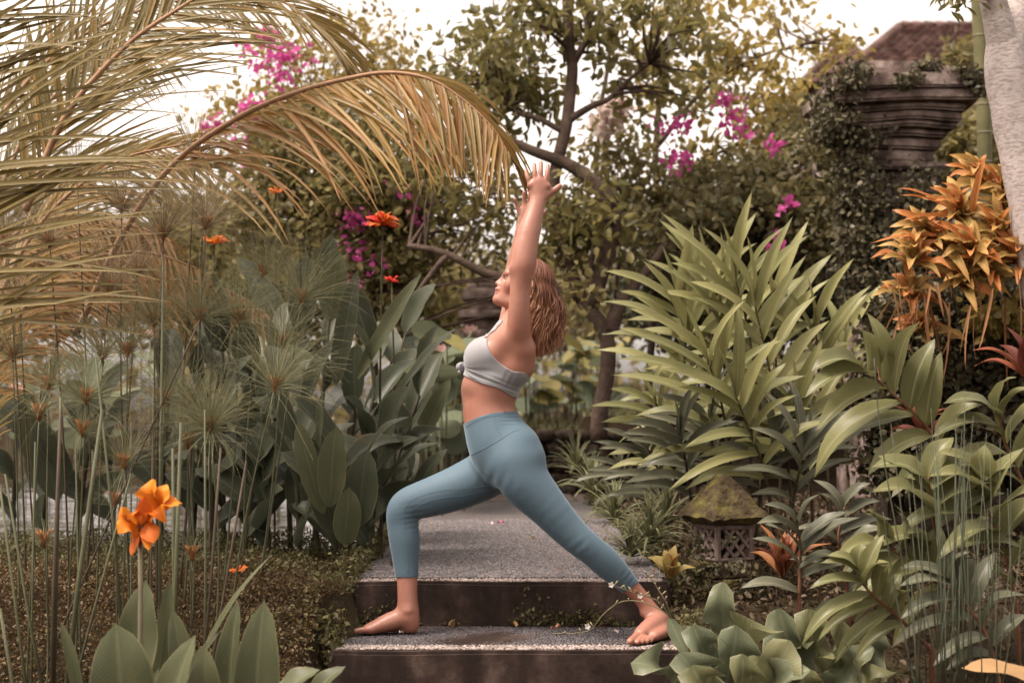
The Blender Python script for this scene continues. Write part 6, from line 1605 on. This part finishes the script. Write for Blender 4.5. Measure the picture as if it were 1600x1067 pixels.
# yellow fallen leaf at the corner
lf_fall = leaf_mat('fallen_leaf', (0.36, 0.20, 0.085), (0.44, 0.27, 0.13), rough=.6, trans=.2)
o = leaf_bt(None, at(1645, 1075, 4.2), at(1502, 1043, 4.2), .09, lf_fall, 'canna', hint=Vector((0, -.4, 1)), arch=.08, name='yellow_leaf'); tag(o, 'single yellow orange leaf at the bottom right corner', 'leaf')

# ================================================================== RUSHES, right
rush = simple_mat('rush_stem', [(0.3, (0.045, 0.052, 0.034)), (0.7, (0.085, 0.092, 0.06))], scale=5, rough=.5, bstr=0)
E = empty('rush_clump', at(1510, 1080, 4.4)); tag(E, 'clump of thin grey green rush stems in front at lower right', 'rush'); Bo = Vector(E.location)
for i in range(52):
    x = rng.uniform(1420, 1600) if rng.random() < .75 else rng.uniform(1470, 1540); Y = rng.uniform(4.1, 4.7); ty = rng.uniform(690, 930) if rng.random() < .75 else rng.uniform(600, 700); ln = rng.gauss(0, 22)
    a, b_ = at(x, 1110, Y), at(x + ln, ty, Y)
    tube_obj('stem', [a, a.lerp(b_, .5) + Vector((rng.uniform(-.02, .02), 0, 0)), b_ + Vector((rng.uniform(-.02, .02), 0, 0))], [.0021, .0018, .0009], rush, E, Bo, 4)
for pts in ([(1437, 1100, 4.3), (1425, 960, 4.3), (1405, 850, 4.3), (1385, 740, 4.3), (1372, 640, 4.3), (1366, 560, 4.3)], [(1350, 1100, 4.3), (1340, 1040, 4.3), (1318, 1000, 4.3)], [(1435, 1090, 4.35), (1400, 930, 4.35), (1380, 800, 4.35)]):
    tube_obj('stem', pxcurve(pts, 14), [.003 - .0014 * i / 13 for i in range(14)], rush, E, Bo, 5)

# ================================================================== BROMELIADS
lf_brom = leaf_mat('bromeliad_leaf', (0.25, 0.175, 0.058), (0.48, 0.305, 0.105), rough=.45, trans=.28, tipc=(0.46, 0.25, 0.075))
lf_bromo = leaf_mat('orange_bromeliad_leaf', (0.40, 0.145, 0.04), (0.52, 0.22, 0.075), rough=.4, trans=.28)
spots = [(1565, 310, 6.55, .24, 'topmost orange bromeliad against the pale trunk'), (1500, 345, 6.5, .23, 'orange bromeliad at the left of the upper pair'), (1560, 380, 6.45, .24, 'yellow bromeliad below the topmost one by the trunk'), (1480, 395, 6.45, .22, 'golden bromeliad in the middle of the cluster'),
         (1430, 415, 6.4, .20, 'bromeliad at the left tip of the cluster'), (1545, 435, 6.4, .22, 'lower right bromeliad of the orange cluster'), (1420, 470, 6.45, .18, 'small yellow bromeliad hanging below the left tip'), (1450, 520, 6.5, .16, 'lowest small bromeliad hanging over the dark wall'), (1600, 420, 6.4, .22, 'bromeliad cut by the right edge of the picture'), (1535, 285, 6.6, .18, 'small golden bromeliad just left of the topmost one'), (1525, 400, 6.35, .2, 'bromeliad in the thick of the cluster between the golden and the lower right one'), (1455, 375, 6.45, .18, 'small bromeliad above the left tip'), (1510, 450, 6.4, .18, 'bromeliad at the lower middle edge of the cluster'), (1575, 345, 6.5, .2, 'bromeliad pressed against the pale trunk below the topmost one')]
BR = []
for i, (px, py, Y, L, lab) in enumerate(spots):
    BR.append(rosette('bromeliad', lab, 'bromeliad', px, py, Y, 22, L * 1.05, .056, [lf_brom, lf_brom, lf_bromo], 60 + i, el=(-5, 80), kind='strap', arch=.14, fold=.3, tilt=Vector((-.35 + rng.uniform(-.3, .3), -.5 + rng.uniform(-.3, .2), .8)), group='bromeliads growing on the wall', droop=(0, .3), wave=.1))
for (bx, by, tx, ty) in [(1480, 325, 1402, 294), (1490, 330, 1405, 305), (1500, 375, 1360, 380), (1475, 340, 1410, 345), (1520, 330, 1540, 245)]:
    leaf_bt(BR[1], at(bx, by, 6.4), at(tx, ty, 6.3), .038, lf_bromo, 'strap', hint=Vector((0, -.6, 1)), arch=.06, fold=.25, org=Vector(BR[1].location))
dry = leaf_mat('withered_bromeliad_leaf', (0.17, 0.08, 0.035), (0.36, 0.185, 0.085), rough=.7, trans=.2)
E = empty('withered_leaves', at(1440, 470, 6.3)); tag(E, 'withered rust strips hanging below the bromeliads', 'dead leaves'); Bo = Vector(E.location)
for i in range(30):
    x = rng.uniform(1385, 1480) if i < 22 else rng.uniform(1480, 1590); y = rng.uniform(415, 480); Y = rng.uniform(6.2, 6.4)
    leaf_bt(E, at(x, y, Y), at(x + rng.uniform(-34, 26), y + rng.uniform(40, 150), Y + rng.uniform(-.06, .06)), rng.uniform(.005, .017), dry, 'blade', hint=Vector((rng.uniform(-1, 1), -1, .2)), arch=rng.choice((-.16, -.08, .08, .18)), fold=.3, wave=.05, org=Bo)

# ================================================================== PALE TRUNK AND BAMBOO
m, nt, b = new_mat('pale_bark')
f, _ = noise_tex(nt, 6, 6); tc = nt.nodes.new('ShaderNodeTexCoord'); mp = nt.nodes.new('ShaderNodeMapping'); mp.inputs['Scale'].default_value = (30, 30, 70); n2 = nt.nodes.new('ShaderNodeTexNoise'); n2.inputs['Scale'].default_value = 1.2; n2.inputs['Detail'].default_value = 6
nt.links.new(tc.outputs['Object'], mp.inputs[0]); nt.links.new(mp.outputs[0], n2.inputs['Vector'])
c = ramp(nt, f, [(0.3, (0.30, 0.245, 0.225)), (0.55, (0.42, 0.36, 0.335)), (0.75, (0.33, 0.28, 0.25))]); c = mixc(nt, ramp(nt, n2.outputs['Fac'], [(0.36, (0.5,) * 3), (0.54, (0.0,) * 3)]), c, (0.15, 0.112, 0.10))
nt.links.new(c, b.inputs['Base Color']); b.inputs['Roughness'].default_value = .85; bump(nt, b, n2.outputs['Fac'], .35, .01)
pale = m
tb = Vector((at(1690, 640, 6.3).x, 6.3, .1)); E = empty('pale_tree', tb); tag(E, 'smooth pale barked tree trunk leaning at the right edge', 'tree')
tube_obj('trunk', pxcurve([(1690, 720, 6.3), (1660, 560, 6.3), (1630, 400, 6.3), (1612, 300, 6.3), (1590, 200, 6.3), (1572, 110, 6.3), (1565, 40, 6.3)], 30), [(.135 - .045 * i / 29 + .003 * math.sin(i * 1.7)) * (1 if i < 26 else 1 - .10 * (i - 25)) for i in range(30)], pale, E, tb, 16)
tube_obj('limb', pxcurve([(1574, 115, 6.3), (1556, 20, 6.28), (1535, -50, 6.25)], 8), [.080, .072, .07, .066, .062, .06, .058, .055], pale, E, tb, 12)
tube_obj('limb', pxcurve([(1575, 115, 6.32), (1592, 20, 6.36), (1618, -50, 6.4)], 8), [.080, .074, .072, .07, .068, .066, .064, .06], pale, E, tb, 12)
P, _cc = clump_points([(1500, -10, 6.2, 26, 10, .12, 6, 16, .05)], 5, 1); V, F = leaf_cloud(P - np.array(tb), .07, 6, .3); np_obj('crown', V, F, lf_tree, E)
bam = simple_mat('bamboo_cane', [(0.3, (0.085, 0.085, 0.04)), (0.7, (0.17, 0.15, 0.075))], scale=3, rough=.4, bstr=0); node_m = flat_mat('bamboo_node', (0.2, 0.17, 0.11))
bb = Vector((at(1541, 640, 9.6).x, 9.6, .3)); E = empty('bamboo_cane', bb); tag(E, 'upright yellow green bamboo cane beside the pale trunk', 'bamboo')
tube_obj('cane', pxcurve([(1543, 700, 9.6), (1541, 400, 9.6), (1536, 150, 9.6), (1526, -40, 9.6)], 20), .05, bam, E, bb, 12)
for py in (168, 206, 118, 60, 256): 
    q = pxcurve([(1543, 700, 9.6), (1541, 400, 9.6), (1536, 150, 9.6), (1526, -40, 9.6)], 80); z = at(1536, py, 9.6).z; p = min(q, key=lambda v: abs(v.z - z))
    tube_obj('node', [p - Vector((0, 0, .006)), p, p + Vector((0, 0, .006))], [.051, .054, .051], node_m, E, bb, 12)

# ================================================================== CREEPING FIG on pillar, wall and lantern
def on_blobs(name, label, blobs, size, seed, mat=lf_ivy, up=.2):
    P, _ = clump_points(blobs, seed, 1.0); V, F = leaf_cloud(P, size, seed + 3, .75, up, .2, droop=.7); o = np_obj(name, V, F, mat); tag(o, label, 'creeper', kind='stuff'); return o
Yp = PIL[1]
on_blobs('pillar_creeper', 'dark creeping fig smothering the left side and shaft of the gate pillar', [
    (1300, 165, Yp + .2, 20, 34, .2, 34, 36, .045), (1318, 135, Yp + .05, 22, 16, .2, 22, 30, .04), (1300, 200, Yp + .1, 22, 25, .25, 30, 42, .05), (1332, 220, Yp + .15, 20, 42, .15, 30, 30, .045), (1345, 300, Yp + .02, 36, 70, .15, 56, 40, .045), (1390, 330, Yp + .02, 44, 60, .1, 36, 28, .05), (1450, 300, Yp + .05, 40, 40, .1, 16, 26, .05), (1350, 420, Yp, 36, 90, .15, 70, 42, .05), (1400, 440, Yp, 40, 90, .1, 60, 40, .05),
    (1420, 122, Yp - .08, 26, 8, .03, 9, 26, .03), (1450, 105, Yp - .02, 22, 8, .05, 8, 24, .03), (1515, 120, Yp - .06, 22, 14, .05, 12, 26, .035), (1530, 140, Yp - .06, 10, 12, .05, 6, 24, .03), (1376, 205, Yp + .1, 18, 20, .05, 6, 16, .035), (1340, 115, Yp, 20, 8, .1, 8, 26, .03)], .036, 81)
Yw = 6.9
on_blobs('wall_creeper', 'small leaved creeper over the stone wall below the bromeliads', [
    (1420, 600, Yw, 60, 70, .06, 50, 40, .045), (1520, 560, Yw - .02, 70, 90, .06, 90, 42, .045), (1580, 640, Yw - .02, 50, 80, .06, 50, 42, .045), (1560, 480, Yw - .05, 60, 40, .12, 60, 42, .045), (1470, 480, Yw - .05, 70, 50, .12, 50, 40, .05), (1400, 520, Yw, 40, 80, .1, 40, 40, .05), (1500, 400, Yw + .1, 90, 50, .15, 50, 44, .06), (1440, 560, Yw - .1, 60, 60, .06, 60, 44, .05), (1390, 620, Yw - .1, 50, 70, .06, 50, 44, .05), (1500, 680, Yw - .12, 70, 40, .05, 44, 44, .05), (1420, 720, Yw - .1, 70, 50, .05, 44, 40, .05)], .04, 82)
on_blobs('lantern_creeper', 'little round leaved creeper round the lantern base and window', [
    (1094, 855, 5.74, 8, 26, .03, 8, 10, .014), (1105, 886, 5.7, 24, 6, .03, 12, 10, .014), (1150, 884, 5.7, 26, 5, .03, 8, 10, .014), (1140, 842, 5.70, 16, 4, .02, 3, 7, .012), (1175, 915, 5.72, 26, 14, .04, 16, 16, .022), (1090, 900, 5.7, 20, 12, .04, 12, 14, .02)], .026, 83)
on_blobs('twining_creeper', 'pale trailing creeper leaves over the wall at the right edge', [(1560, 500, 6.6, 50, 12, .05, 14, 14, .03), (1540, 450, 6.5, 50, 30, .08, 10, 8, .04)], .06, 84, lf_yel)

# ================================================================== SMALL THINGS ON THE STEP
twig_m = flat_mat('weed_stem', (0.20, 0.17, 0.09))
wb = at(1052, 978, 5.0); E = empty('flowering_weed', wb); tag(E, 'thin flowering weed arching across the back foot', 'weed')
bud_m = flat_mat('weed_bud', (0.28, 0.24, 0.12)); wf = leaf_mat('white_weed_petal', (0.7, 0.62, 0.58), (0.82, 0.76, 0.72), trans=.3)
wg = at(1090, 1100, 4.95)
for pts in ([(1090, 1080, 4.95), (1075, 1010, 4.95), (1048, 965, 4.95), (1020, 946, 4.95), (990, 938, 4.95), (965, 942, 4.95), (940, 962, 4.97), (925, 982, 5.0), (900, 989, 5.03), (862, 989, 5.06)], [(1048, 965, 4.95), (1030, 940, 4.93), (1005, 930, 4.92), (980, 922, 4.9), (955, 913, 4.9)], [(1050, 968, 4.95), (1040, 940, 4.9), (1028, 920, 4.9), (1018, 905, 4.9), (1010, 898, 4.9)]):
    c = pxcurve(pts, 22); tube_obj('stem', c, [.0024 - .0012 * i / 21 for i in range(22)], twig_m, E, wb, 5)
    for k in range(4, 22, 2):
        mb = MB(); p = c[k] - wb; q = p + Vector((rng.uniform(-.012, .012), rng.uniform(-.008, .008), rng.uniform(.004, .014))); mb.tube([p, q, q + (q - p) * .4], [.0012, .0032, .001], 5); mb.build('bud', bud_m, E)
for px, py in ((1000, 930), (918, 978), (955, 913)):
    for k in range(5):
        a = k * 1.26; c = at(px, py, 4.93); leaf_bt(E, c, c + Vector((math.cos(a) * .012, -.004, math.sin(a) * .012)), .009, wf, 'petal', hint=TOCAM, name='petal', org=wb)
leaf_bt(E, at(1046, 965, 4.95), at(1075, 1030, 4.9), .05, lf_broad, 'lance', hint=Vector((-.3, -1, .3)), arch=.04, org=wb)
leaf_bt(E, at(1056, 985, 4.95), at(1120, 1000, 4.9), .05, lf_broad, 'lance', hint=Vector((-.3, -1, .3)), arch=.04, org=wb)
lit = [(860, 985, 5.37, .05, (0.30, 0.15, 0.10), 'curled brown fallen leaf on the step near the weed tip'), (965, 990, 5.3, .035, (0.45, 0.36, 0.33), 'pale flattened leaf scrap on the step before the back foot'), (630, 992, 5.3, .03, (0.5, 0.4, 0.37), 'pale scrap on the step under the front heel'), (777, 821, 8.2, .05, (0.6, 0.15, 0.28), 'pink petal fallen on the path'), (770, 825, 8.2, .04, (0.7, 0.55, 0.52), 'white petal fallen beside the pink one on the path')]
for i, (px, py, Y, L, colr, lab) in enumerate(lit):
    z = .012 if Y < 5.5 else .186; p = at(px, py, Y); p.z = z
    q = p + Vector((math.cos(i * 2.1) * L, math.sin(i * 2.1) * L * .6, .006)); mt = leaf_mat('litter_%d' % i, tuple(x * .8 for x in colr), colr, trans=.1, rough=.8)
    tag(leaf_bt(None, p, q, L * .6, mt, 'canna', hint=UP, arch=.16, fold=.3, wave=.1, name='fallen_leaf' if i < 3 else 'fallen_petal'), lab, 'leaf' if i < 3 else 'petal')
